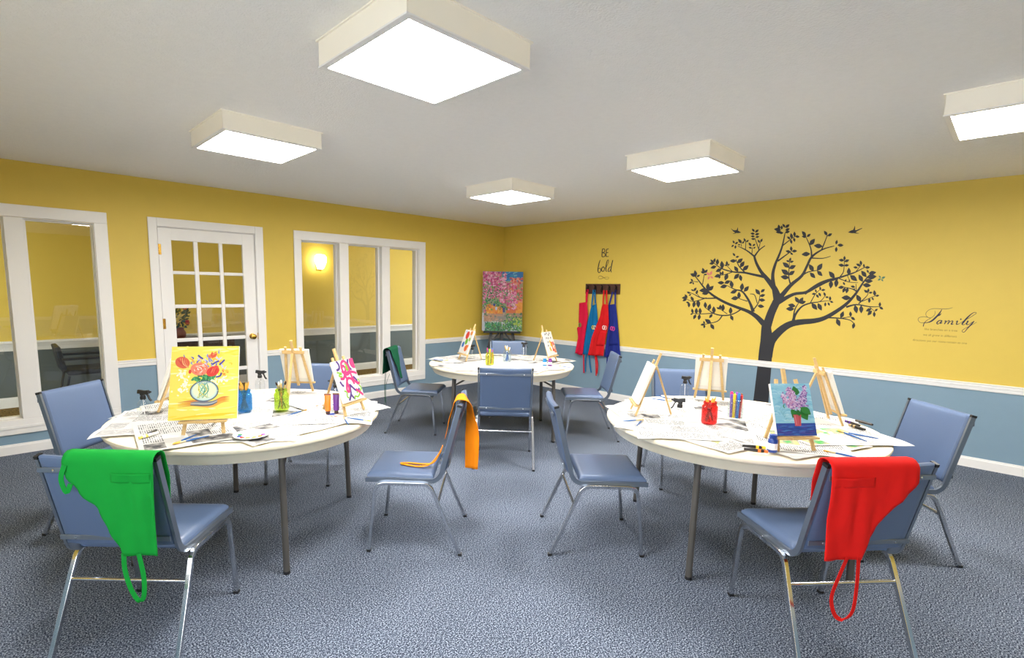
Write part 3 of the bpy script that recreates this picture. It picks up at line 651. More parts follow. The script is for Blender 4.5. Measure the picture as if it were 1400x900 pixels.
def lilac(w_, h_):
    p = Paint(w_, h_, (0, 0, 100, 130)); r = random.Random(5)
    p.rect(0, 0, 100, 130, (150, 212, 238))
    for i in range(120): x, y = r.uniform(2, 98), r.uniform(2, 96); p.line([(x-8, y, 1), (x, y-2, 4), (x+8, y+1, 1)], 3, r.choice([(140, 206, 236), (166, 222, 244), (128, 198, 230), (180, 228, 246)]))
    p.rect(0, 99, 100, 130, (28, 74, 164))
    for i in range(50): x, y = r.uniform(5, 95), r.uniform(102, 128); p.line([(x-9, y, .6), (x, y, 2.6), (x+9, y, .6)], 2, r.choice([(40, 92, 184), (20, 58, 140), (60, 120, 200), (70, 60, 160)]))
    for k in range(5): p.line([(20+3*k, 58+7*k, .7), (14+3*k, 66+6*k, .9), (22+3*k, 72+5*k, .7), (30+2*k, 68+6*k, .4)], 1, (110, 180, 200))
    for k in range(3): p.line([(82+3*k, 62, .7), (90+k, 58+8*k, .9), (84+2*k, 74+6*k, .5)], 1, (110, 180, 200))
    p.line([(28, 52, 1), (25, 57, 2.4), (28, 62, 1)], 2, (40, 150, 60))
    for x0, y0, x1, y1 in ((56, 68, 44, 86), (68, 64, 82, 92), (70, 60, 92, 78), (62, 66, 60, 84), (62, 28, 58, 6), (62, 30, 67, 12), (52, 64, 42, 76)): p.leaf(x0, y0, x1, y1, r.choice([(24, 122, 44), (36, 140, 56)]), .7)
    p.put(([(47, 78), (67, 78), (63, 106), (48, 106)], [(0, 1, 2, 3)]), (200, 84, 98)); p.line([(51, 80, 2), (52, 103, 2)], 2, (222, 130, 140)); p.line([(62, 80, 3), (60, 103, 3)], 2, (176, 60, 78))
    for ax, ay, bx, by, wd, n in ((44, 10, 57, 62, 19, 300), (24, 26, 44, 60, 12, 130), (86, 8, 70, 58, 14, 230)):
        for i in range(n):
            t = r.random()**.8; x, y = ax+(bx-ax)*t, ay+(by-ay)*t; q = wd*(.35+.75*t)
            p.blob(x+r.gauss(0, q*.42), y+r.gauss(0, 2.5), 2.3, 1.8, r.choice([(226, 200, 236), (204, 164, 216), (240, 222, 244), (160, 108, 186), (212, 150, 190)] if ax < 80 else [(200, 170, 222), (226, 204, 240), (120, 80, 160), (150, 104, 184)]), r.uniform(0, 3), 6)
    p.leaf(66, 60, 90, 76, (30, 130, 50), .6); p.leaf(58, 66, 62, 82, (24, 110, 44), .7)
    return p
def abstract(w_, h_):
    p = Paint(w_, h_, (0, 0, 100, 128)); PK, PU, GR = (226, 40, 124), (78, 34, 132), (132, 192, 40)
    p.rect(0, 0, 100, 128, (246, 244, 240))
    p.blob(99, 10, 20, 24, PK, .5, 16); p.rect(90, 0, 100, 6, PK)
    for pts in ([(20, 0), (27, 12), (24, 24), (10, 28)], [(76, 0), (70, 14), (74, 30), (80, 34)], [(76, 56), (88, 70), (86, 84)], [(10, 62), (16, 74), (22, 78)], [(50, 76), (46, 92), (42, 106), (32, 118), (26, 124)], [(50, 78), (58, 88), (68, 98), (80, 102), (88, 96)], [(40, 104), (48, 118), (56, 124)]): p.line([(a, b, 7.5) for a, b in pts], 6, PU)
    for pts in ([(8, 34), (20, 38), (14, 46), (26, 50), (20, 56)], [(54, 12), (64, 22), (62, 34), (54, 30), (56, 20)], [(94, 66), (98, 76), (92, 86), (98, 96), (88, 106)], [(16, 92), (26, 98), (22, 110), (28, 116)], [(52, 124), (58, 116), (70, 120), (82, 112), (78, 104), (70, 108)]): p.line([(a, b, 5.5) for a, b in pts], 4, GR)
    for pts in ([(16, 54), (30, 56), (40, 44), (36, 28), (40, 10), (54, 4), (66, 16), (68, 36), (56, 46), (42, 44)], [(34, 24), (46, 18), (52, 30), (40, 40), (32, 32)], [(40, 44), (64, 40), (86, 44), (98, 50)], [(68, 40), (72, 62), (86, 78), (98, 80)], [(40, 66), (52, 58), (66, 64), (72, 80)], [(40, 46), (44, 60), (36, 76), (30, 92), (36, 98), (42, 86), (40, 66)], [(72, 96), (86, 108), (98, 120)]): p.line([(a, b, 8.5) for a, b in pts], 6, PK)
    p.blob(58, 26, 5, 8, GR); p.blob(24, 40, 6, 5, GR)
    return p
def blots(w_, h_):
    p = Paint(w_, h_, (0, 0, 100, 125)); p.rect(0, 0, 100, 125, (246, 245, 242))
    for x, y, rx, ry, c in ((42, 28, 19, 22, (226, 52, 30)), (20, 10, 10, 6, (190, 210, 240)), (80, 14, 12, 12, (244, 146, 40)), (52, 62, 15, 17, (110, 188, 40)), (80, 48, 11, 10, (150, 206, 70)), (24, 80, 13, 16, (26, 110, 200)), (68, 96, 17, 18, (242, 110, 30)), (84, 84, 8, 8, (244, 140, 60))): p.blob(x, y, rx, ry, c, .2, 14)
    return p
def inkpaint(w_, h_):
    p = Paint(w_, h_, (0, 0, 100, 125)); r = random.Random(9); p.rect(0, 0, 100, 125, (246, 245, 242))
    for x, y in ((20, 14), (38, 10), (56, 20), (70, 12), (24, 34), (44, 36), (74, 36), (30, 56), (22, 74)): p.line([(x-8, y+5, 2), (x, y-5, 5), (x+9, y+3, 2)], 4, (40, 36, 60))
    for x, y in ((52, 54), (60, 62), (56, 72), (34, 88), (38, 96)): p.blob(x, y, 9, 7, (244, 186, 30), r.uniform(0, 3))
    for i in range(16): p.blob(r.uniform(64, 94), r.uniform(60, 112), 8, 6, r.choice([(214, 40, 28), (232, 80, 40), (190, 26, 30), (240, 130, 50)]), r.uniform(0, 3))
    return p
def garden(w_, h_):
    p = Paint(w_, h_, (90, 85, 580, 825)); r = random.Random(11); p.rect(90, 85, 580, 825, (150, 160, 130))
    p.rect(330, 85, 580, 200, (30, 120, 190)); p.rect(90, 85, 330, 120, (120, 150, 180))
    for i in range(60): p.blob(r.uniform(340, 500), r.uniform(90, 200), 22, 7, r.choice([(20, 106, 180), (50, 150, 200), (120, 190, 210)]), r.uniform(-.4, .2))
    p.rect(90, 600, 580, 720, (170, 140, 120)); p.rect(140, 500, 340, 610, (240, 150, 50)); p.rect(500, 440, 580, 600, (244, 160, 50)); p.rect(380, 520, 500, 600, (224, 116, 60))
    p.rect(90, 620, 350, 700, (196, 150, 120)); p.rect(240, 640, 460, 700, (150, 146, 140)); p.rect(100, 600, 160, 640, (110, 130, 100))
    p.rect(90, 710, 580, 825, (190, 200, 215)); p.rect(90, 600, 112, 825, (205, 205, 215))
    D = lambda n, xr, yr, cs, s: [p.blob(r.uniform(*xr), r.uniform(*yr), r.uniform(.5, 1)*s, r.uniform(.4, .8)*s, r.choice(cs), r.uniform(0, 3), 7) for _ in range(n)]
    GRN = [(40, 130, 80), (70, 150, 90), (30, 100, 70), (110, 170, 60), (90, 110, 80)]; PNK = [(222, 110, 160), (240, 160, 196), (204, 70, 130), (246, 190, 214), (180, 60, 120), (232, 130, 150)]
    COR = [(226, 96, 90), (236, 130, 120), (206, 70, 80), (160, 150, 110), (240, 160, 130)]
    D(240, (92, 420), (230, 560), GRN, 16); D(60, (380, 575), (600, 720), GRN, 16); D(120, (420, 578), (160, 360), COR, 18); D(60, (112, 460), (612, 708), [(196, 150, 120), (170, 150, 140), (210, 170, 140), (150, 140, 130), (120, 130, 110)], 16); D(70, (500, 578), (300, 460), COR+GRN[:2], 16)
    D(230, (92, 370), (88, 260), PNK, 18); D(120, (92, 300), (250, 420), PNK, 12); D(190, (300, 500), (230, 480), PNK, 16); D(60, (390, 510), (440, 560), PNK, 15); D(30, (92, 130), (250, 600), PNK, 13)
    D(34, (140, 330), (490, 610), [(244, 170, 50), (250, 200, 70), (232, 120, 40), (240, 150, 90)], 15); D(14, (500, 578), (440, 600), [(246, 170, 60), (236, 140, 40)], 18)
    p.blob(235, 500, 16, 18, (30, 70, 150)); p.blob(260, 545, 14, 22, (200, 210, 240)); p.rect(340, 530, 366, 590, (60, 60, 130))
    D(230, (130, 330), (715, 824), GRN+[(30, 140, 90), (60, 170, 110)], 14); D(220, (340, 578), (690, 824), GRN+[(140, 190, 60), (60, 160, 90)], 14); D(60, (470, 578), (660, 760), [(170, 200, 70), (200, 214, 90), (120, 180, 70)], 12); D(16, (170, 440), (705, 730), [(240, 240, 240)], 8)
    return p

# ------------------------------------------------------------------ tabletop easels and canvases
def easel(base, f, label_e, tall=1.0):
    rz = atan2(f[0], -f[1]); t = thing('tabletop_easel', label_e, 'easel', (base[0], base[1], PZ), rz, 'pine tabletop easels'); S = tall; k = .36
    def bar(pts, n, wd=.016, dp=.010, par=t): return MB().tube(pts, 1, prof=[(-wd/2, -dp/2), (wd/2, -dp/2), (wd/2, dp/2), (-wd/2, dp/2)], refx=(1, 0, 0)).build(n, pine, par, bevel=.001)
    Y = lambda z: z*k
    for sx in (-1, 1): bar([(sx*.092*S, 0, 0), (sx*.050*S, Y(.325*S), .325*S)], 'leg')
    bar([(0, Y(.045*S)+.011, .045*S), (0, Y(.372*S)+.011, .372*S)], 'mast', .018, .012)
    bar([(0, .225*S, 0), (0, Y(.285*S)+.024, .285*S)], 'rear_leg', .016, .010)
    MB().box((-.075*S, Y(.285*S)+.006, .278*S), (.075*S, Y(.285*S)+.014, .30*S)).build('crossbar', pine, t, bevel=.001)
    z = .066*S; MB().box((-.108*S, Y(z)-.034, z-.008), (.108*S, Y(z)-.006, z+.002)).build('ledge', pine, t, bevel=.001)
    MB().box((-.03, Y(z)-.038, z-.008), (.03, Y(z)-.034, z+.006)).build('ledge_lip', pine, t)
    return t, S
def canvas(base, f, w_, h_, label, art=None, S=1.0, tilt=None, dx=0.):
    rz = atan2(f[0], -f[1]); k = .36; z = .0742*S
    e = thing('stretched_canvas', label, 'canvas', (0, 0, 0), 0, None)
    e.matrix_world = Matrix.Translation((base[0], base[1], PZ)) @ Matrix.Rotation(rz, 4, 'Z') @ Matrix.Translation((dx, z*k-.026, z)) @ Matrix.Rotation(-math.atan(k), 4, 'X')
    MB().box((-w_/2, 0, 0), (w_/2, .0155, h_)).build('canvas_board', canvas_m, e, bevel=.0015)
    MB().box((-w_/2+.03, .0155, .03), (w_/2-.03, .0165, h_-.03)).build('stretcher_backing', mat('bare canvas back', rgb(236, 232, 222), .9), e)
    if art:
        o = art(w_, h_).mb.build('painting', paint_m, e, keep=True); o['label'] = 'painted picture surface'
    return e
EZ = [((-5.331, -3.056), (-.50, -.866), (.312, .372), yellow_flowers, 'canvas with a yellow painting of flowers in a glass vase', 'pine easel holding the yellow flower painting', 1.0),
      ((-5.335, -2.34), (-.80, .60), (.2, .25), None, 'blank canvas turned away behind the yellow flower painting', 'pine easel standing behind the yellow flower painting', 1.),
      ((-4.497, -2.327), (.70, .71), (.2, .25), None, 'canvas seen from its white back on the yellow painting table', 'pine easel turned away beside the jar of pencils', 1.),
      ((-4.535, -3.143), (.42, -.907), (.2, .25), abstract, 'white canvas with pink, purple and green squiggles', 'pine easel holding the pink squiggle canvas', 1.),
      ((-3.24, -4.218), (-.62, .78), (.2, .25), None, 'plain white canvas leaning on easel beside the spray bottles', 'pine easel holding the plain white canvas in profile', 1.),
      ((-2.455, -4.356), (.92, .36), (.2, .25), None, 'canvas seen from its white back behind the red jar', 'pine easel turned away behind the red jar', 1.),
      ((-2.525, -5.12), (.556, -.83), (.2, .25), None, 'canvas edge on easel turned to the wall with the script lettering', 'pine easel turned towards the wall beside the lilac painting', 1.),
      ((-3.343, -5.133), (-.62, -.785), (.2, .25), lilac, 'canvas with a lilac bouquet in a pink vase on blue', 'pine easel holding the lilac painting', 1.),
      ((-2.53, -1.85), (-.95, .30), (.2, .25), blots, 'white canvas with red, green, blue and orange blots', 'pine easel holding the canvas of coloured blots', 1.),
      ((-1.885, -2.535), (.25, -.968), (.2, .25), inkpaint, 'white canvas with black marks and a red corner', 'pine easel holding the canvas with black marks', 1.)]
for b, f, (w_, h_), art, lc, le, S in EZ:
    easel(b, f, le, S); canvas(b, f, w_, h_, lc, art, S)

# ------------------------------------------------------------------ jars, brushes, markers, bottles
def jar(x, y, tint, label, h_=.125, r=.043, gl=.25):
    t = thing('glass_jar', label, 'jar', (x, y, PZ), 0, 'glass jars holding tools'); g = glass('jar glass '+label, tint, 1.45, gl)
    MB().lathe([(r*.9, 0), (r, .008), (r, h_*.72), (r*.97, h_*.78), (r*.8, h_*.85), (r*.8, h_), (r*.74, h_), (r*.74, h_*.85), (r*.9, h_*.76), (r*.93, h_*.7), (r*.93, .01), (0, .008)], 24).build('jar_wall', g, t, smooth=True)
    th = MB(); th.tube([(r*.82*cos(q), r*.82*sin(q), h_*.88+.012*q/12.6) for q in [i*.42 for i in range(31)]], .0018, 5); th.build('screw_thread', g, t)
    return t
def brush(p0, p1, hc, bc, label, group, bl=.030, r=.0038):
    """lying or standing brush: p0 = bristle tip end, p1 = handle end"""
    p0, p1 = Vector(p0), Vector(p1); dv = (p1-p0); L = dv.length; dv.normalize()
    t = thing('paint_brush', label, 'brush', p0, 0, group); P = lambda s: dv*s
    MB().tube([P(0), P(bl*.4), P(bl)], [r*.35, r*1.15, r*1.0], 8).build('bristles', bc, t, smooth=True)
    MB().tube([P(bl), P(bl+.026)], r*1.05, 8).build('ferrule', mat('brush ferrule', rgb(206, 190, 140), .3, .9), t, smooth=True)
    MB().tube([P(bl+.026), P(bl+.06), P(L*.75), P(L)], [r*1.0, r*1.25, r*.95, r*.6], 8).build('handle', hc, t, smooth=True)
    return t
blueh = mat('blue lacquer', rgb(16, 86, 156), .3); goldb = mat('golden bristle', rgb(226, 170, 70), .8); blackh = mat('black lacquer', rgb(26, 26, 30), .3)
whiteb = mat('white bristle', rgb(240, 236, 222), .8); redh = mat('red lacquer', rgb(206, 50, 40), .35); darkb = mat('dark bristle', rgb(50, 34, 24), .8); woodh = mat('plain wood handle', rgb(222, 186, 130), .6)
J = {}
for k, x, y, c, lb in (('blue', -4.999, -2.677, (.22, .62, .86), 'blue glass jar of golden brushes'), ('lime', -4.827, -2.796, (.78, .88, .30), 'lime green glass jar of pencils beside the blue jar'),
                       ('red', -3.128, -4.634, (.90, .16, .13), 'red glass jar of brushes on the lilac painting table'), ('clear', -2.911, -4.697, (.88, .91, .91), 'clear glass jar packed with coloured markers'),
                       ('yellow', -2.52, -2.243, (.90, .92, .34), 'yellow green glass jar of coloured pencils on the corner table'), ('clear2', -2.251, -2.226, (.86, .90, .92), 'clear glass jar of brushes on the corner table')):
    jar(x, y, c, lb, gl=.03 if 'clear' in k else .10); J[k] = (x, y)
def fill(k, n, fn, h0=.150, h1=.178):
    x, y = J[k]; rr = random.Random(hash(k) % 97 if False else sum(map(ord, k)))
    for i in range(n):
        a = 2*pi*i/n+rr.uniform(-.3, .3); b = a+pi+rr.uniform(-.7, .7); h_ = rr.uniform(h0, h1)
        fn(i, (x+.022*cos(b), y+.022*sin(b), PZ+.010), (x+.029*cos(a), y+.029*sin(a), PZ+h_))
fill('blue', 6, lambda i, lo, hi: brush(hi, lo, blackh, goldb, 'golden bristled brush standing in the blue jar', 'brushes in the blue jar', .04, .0045))
fill('red', 6, lambda i, lo, hi: brush(hi, lo, blackh, goldb, 'golden bristled brush standing in the red jar', 'brushes in the red jar', .04, .0042), .145, .168)
fill('clear2', 6, lambda i, lo, hi: brush(hi, lo, blueh, (goldb, whiteb)[i % 2], ('golden', 'white')[i % 2]+' bristled brush standing in the clear jar on the corner table', 'brushes in the clear jar', .035, .004))
fill('lime', 7, lambda i, lo, hi: brush(hi, lo, (blackh, blackh, redh)[i % 3], (darkb, whiteb, woodh)[i % 3], ('black brush with dark bristles', 'black brush with white bristles', 'red brush with pale tip')[i % 3]+' standing in the lime green jar', 'brushes in the lime green jar', .022, .0048))
MC = [(232, 110, 30), (60, 160, 60), (220, 40, 120), (110, 70, 170), (240, 200, 40), (30, 110, 190), (206, 40, 40), (130, 80, 50), (150, 80, 190)]; MN = ['orange', 'green', 'pink', 'purple', 'yellow', 'blue', 'red', 'brown', 'violet']
def marker(i, lo, hi, where='standing in the clear marker jar', group='markers in the clear jar', r=.0075):
    lo, hi = Vector(lo), Vector(hi); dv = hi-lo; c = mat('marker '+MN[i], rgb(*MC[i]), .4); t = thing('marker_pen', MN[i]+' marker pen '+where, 'marker', lo, 0, group)
    MB().tube([(0, 0, 0), dv*.68], r, 10).build('barrel', c, t, smooth=True); MB().tube([dv*.68, dv*.97, dv], [r*1.12, r*1.12, r*.6], 10).build('cap', c, t, smooth=True)
x, y = J['clear']
for i in range(9):
    a = i*2*pi/8; rr_ = .024 if i < 8 else 0; px, py = x+rr_*cos(a), y+rr_*sin(a); marker(i, (px, py, PZ+.010), (px+.004*cos(a), py+.004*sin(a), PZ+.148+.006*(i % 3)))
x, y = J['yellow']
for i in range(7):
    a = i*2*pi/7; marker(i, (x+.016*cos(a), y+.016*sin(a), PZ+.010), (x+.026*cos(a+.35), y+.026*sin(a+.35), PZ+.150+.006*(i % 3)), 'standing in the yellow green jar', 'markers in the yellow green jar', .005)

clearpl = glass('clear bottle plastic', (.94, .95, .95), 1.35, .015)
def spray(x, y, face, label):
    t = thing('spray_bottle', label, 'spray bottle', (x, y, PZ), face, 'clear spray bottles with black triggers'); t.scale = (.9, .9, .9)
    MB().lathe([(.030, 0), (.036, .006), (.036, .062), (.033, .078), (.022, .094), (.013, .100), (.013, .108)], 20).build('bottle_body', clearpl, t, smooth=True)
    MB().lathe([(.0155, .103), (.0165, .105), (.0165, .122), (.012, .126), (.011, .132)], 16).build('collar', black_pl, t, smooth=True)
    h = MB(); h.tube([(-.030, 0, .152), (-.012, 0, .150), (.012, 0, .146), (.040, 0, .150)], 1, prof=[(-.010, -.012), (.010, -.012), (.008, .012), (-.008, .012)], refx=(0, 1, 0)); h.box((-.014, -.010, .128), (.012, .010, .146)); h.build('trigger_head', black_pl, t, bevel=.003)
    MB().tube([(.040, 0, .150), (.052, 0, .150)], [.007, .006], 8).build('nozzle', black_pl, t)
    MB().tube(smooth_line([(.018, 0, .145), (.032, 0, .128), (.040, 0, .108), (.052, 0, .094)], 3), 1, prof=[(-.007, -.003), (.007, -.003), (.007, .003), (-.007, .003)], refx=(0, 1, 0)).build('trigger', black_pl, t)
    MB().tube([(0, 0, .10), (.004, 0, .008)], .0022, 6).build('dip_tube', mat('white plastic', rgb(235, 235, 235), .4), t)
camr = -YAW
spray(-5.465, -2.445, camr, 'spray bottle at the table edge beside the yellow painting')
spray(-4.708, -2.15, camr, 'spray bottle near the door behind the blue jar')
spray(-4.476, -2.80, camr+pi, 'spray bottle half hidden by the pink squiggle canvas')
spray(-2.50, -4.20, camr+.2, 'spray bottle behind others near the wall tree trunk')
spray(-3.278, -4.527, camr+pi-.3, 'spray bottle left of the red jar beside the plain white canvas'.replace('left of', 'standing before'))
spray(-2.35, -1.81, camr+pi, 'spray bottle beside the canvas of coloured blots')
spray(-1.70, -1.96, camr+.1, 'spray bottle on the corner table before the floor easel')

def paint_bottle(x, y, c, label, h_=.085, r=.021):
    t = thing('paint_bottle', label, 'paint bottle', (x, y, PZ), 0, 'small paint bottles'); m_ = mat('paint '+label, rgb(*c), .3)
    MB().lathe([(r*.9, 0), (r, .004), (r, h_*.16), (r, h_*.162)], 18).build('base', m_, t, smooth=True)
    b = MB().lathe([(r*1.0, h_*.16), (r*1.0, h_*.52)], 18).build('paper_label', mat('white label', rgb(236, 236, 240), .5), t, smooth=True)
    MB().lathe([(r, h_*.52), (r, h_*.68), (r*.75, h_*.76), (r*.7, h_*.78)], 18).build('shoulder', m_, t, smooth=True)
    MB().lathe([(r*.78, h_*.78), (r*.8, h_*.79), (r*.8, h_*.98), (r*.7, h_), (0, h_)], 18).build('cap', m_, t, smooth=True)
paint_bottle(-3.445, -5.06, (24, 60, 140), 'dark blue paint bottle with white label beside the lilac painting')
paint_bottle(-2.14, -2.627, (20, 130, 190), 'light blue paint bottle on the corner table', .07, .02)
paint_bottle(-2.097, -2.66, (120, 40, 140), 'purple paint bottle on the corner table', .07, .02)
def tube_standing(x, y, c, label):
    t = thing('paint_tube', label, 'paint tube', (x, y, PZ), camr, 'paint tubes'); m_ = mat('tube '+label, rgb(*c), .35)
    MB().lathe([(.011, 0), (.012, .002), (.011, .018), (.008, .020)], 12).build('cap', mat('dark cap', rgb(60, 36, 40), .4), t)
    q = MB(); n = 14; rings = [(.020, .016, .016), (.05, .017, .015), (.09, .018, .009), (.112, .0185, .002), (.118, .0185, .0018)]
    vs_ = [(a*cos(2*pi*j/n), b*sin(2*pi*j/n), z) for z, a, b in rings for j in range(n)]
    q.add(vs_, [(i*n+j, i*n+(j+1) % n, (i+1)*n+(j+1) % n, (i+1)*n+j) for i in range(len(rings)-1) for j in range(n)]+[tuple(range(n-1, -1, -1)), tuple((len(rings)-1)*n+j for j in range(n))])
    q.build('tube_body', m_, t, smooth=True)
    MB().box((-.019, -.003, .112), (.019, .003, .120)).build('crimp', mat('brown crimp', rgb(130, 80, 60), .4), t)
tube_standing(-4.67, -3.069, (240, 124, 30), 'orange paint tube standing on its cap'); tube_standing(-4.625, -3.085, (112, 50, 150), 'purple paint tube standing on its cap')

BZ = PZ+.004
def lying(uv0, uv1, *a, z=BZ, **k):
    p0, p1 = on_z(*uv0, z), on_z(*uv1, z); dv = (p1-p0).normalized(); L = max(.16, min(.21, (p1-p0).length)); return brush(p0, p0+dv*L, *a, **k)
lb_ = 'blue handled brush lying '
for uv0, uv1, w_ in (((236, 607.5), (262, 597), 'before the yellow painting'), ((238, 607), (286, 596), 'before the yellow painting'), ((508, 576), (475, 571.5), 'below the pink squiggle canvas'), ((470, 571), (476.5, 581), 'below the pink squiggle canvas'),
                     ((1125, 616), (1178, 627), 'alone beside the lilac painting'), ((1145, 589), (1201, 600), 'in the crossed pair by the black tubes'), ((1145, 588), (1186, 604), 'in the crossed pair by the black tubes'),
                     ((880, 574), (849, 576), 'below the plain white canvas'), ((879, 573), (870.6, 582), 'below the plain white canvas'), ((920, 549), (890, 545), 'behind the plain white canvas'), ((922, 547), (902, 542), 'behind the plain white canvas'),
                     ((613, 492.7), (594, 491.7), 'beside the canvas of coloured blots'), ((764, 500.5), (782, 503), 'below the canvas with black marks'), ((420, 560), (403, 565), 'near the orange paint tube')):
    lying(uv0, uv1, blueh, goldb, lb_+w_, 'blue handled brushes lying on newspaper', bl=.026, r=.0036)
def lying_tube(uv0, uv1, c, band, label):
    p0, p1 = on_z(*uv0, PZ+.008), on_z(*uv1, PZ+.008); dv = (p1-p0).normalized()*.10; t = thing('paint_tube', label, 'paint tube', p0, 0, 'paint tubes')
    MB().tube([(0, 0, 0), dv*.16], .0065, 10).build('cap', mat('cap '+label, rgb(*band), .4), t); MB().tube([dv*.16, dv*.22, dv*.55, dv*.9, dv], [.006, .008, .008, .0065, .006], 12).build('tube_body', mat('body '+label, rgb(*c), .35), t, smooth=True)
    MB().tube([dv*.3, dv*.42], .0084, 12).build('colour_band', mat('cap '+label, rgb(*band), .4), t)
lying_tube((1046.5, 612.5), (1013.6, 609.5), (30, 28, 30), (240, 200, 40), 'black paint tube with yellow cap beside the blue paint bottle')
lying_tube((1050, 618), (1017, 614), (30, 28, 30), (240, 110, 30), 'black paint tube with orange cap beside the blue paint bottle')
lying_tube((1156, 576), (1190, 587), (30, 26, 22), (90, 50, 150), 'black paint tube with purple cap near the table rim')
lying_tube((1170, 575), (1197, 582), (36, 30, 24), (60, 50, 40), 'all black paint tube near the table rim')
lying_tube((1161, 581), (1191, 590), (34, 28, 24), (200, 170, 120), 'black paint tube with tan cap near the table rim')
lying_tube((199, 596), (214, 588), (60, 60, 56), (40, 44, 70), 'dark paint tube lying before the spray bottle')
lying_tube((190, 599), (199, 596.5), (235, 232, 222), (230, 210, 80), 'white paint tube with yellow cap before the spray bottle')
pl = thing('paint_palette', 'white round palette with dabs of paint before the yellow painting', 'palette', (-5.165, -3.235, PZ-.001))
MB().lathe([(0, .002), (.07, .002), (.083, .008), (.085, .010), (.083, .0115), (.068, .005), (0, .005)], 28).build('plate', mat('white palette plastic', rgb(245, 245, 245), .3), pl, smooth=True)
for i, c in enumerate(((30, 130, 60), (30, 60, 150), (230, 60, 40), (240, 150, 30), (240, 200, 40), (240, 120, 40), (120, 60, 140))):
    a = 2.4+i*.55; MB().lathe([(.012, 0), (.010, .003), (.004, .0055), (0, .006)], 10, (.055*cos(a), .055*sin(a), .005)).build('paint_dab', mat('dab %d' % i, rgb(*c), .35), pl, smooth=True)

# ------------------------------------------------------------------ floor easel with the garden painting
fe = thing('floor_easel', 'black wooden floor easel standing in the room corner', 'easel', (-.405, -.375, 0), -pi/4)
bk = mat('black easel wood', rgb(26, 26, 30), .5)
def fbar(a, b, n, wd=.045, dp=.022): MB().tube([a, b], 1, prof=[(-wd/2, -dp/2), (wd/2, -dp/2), (wd/2, dp/2), (-wd/2, dp/2)], refx=(1, 0, 0)).build(n, bk, fe, bevel=.003)
fbar((-.265, -.16, 0), (-.075, .10, 1.50), 'leg'); fbar((.265, -.16, 0), (.075, .10, 1.50), 'leg'); fbar((0, .32, 0), (0, .13, 1.50), 'rear_leg')
fbar((0, -.075, .45), (0, .075, 1.62), 'mast'); fbar((-.24, -.125, .26), (.24, -.125, .26), 'crossbar', .022, .05)
fbar((-.215, -.085, .58), (-.03, -.058, .83), 'brace', .026, .016); fbar((.215, -.085, .58), (.03, -.058, .83), 'brace', .026, .016)
MB().box((-.28, -.115, .805), (.28, -.03, .835)).build('ledge', bk, fe, bevel=.003)
gc = thing('stretched_canvas', 'large garden painting of pink blossom trees on the floor easel', 'canvas')
gc.matrix_world = Matrix.Translation((-.405, -.375, 0)) @ Matrix.Rotation(-pi/4, 4, 'Z') @ Matrix.Translation((0, -.098, .836)) @ Matrix.Rotation(-.10, 4, 'X')
MB().box((-.302, 0, 0), (.302, .03, .892)).build('canvas_board', canvas_m, gc, bevel=.002)
garden(.604, .892).mb.build('painting', paint_m, gc, keep=True)

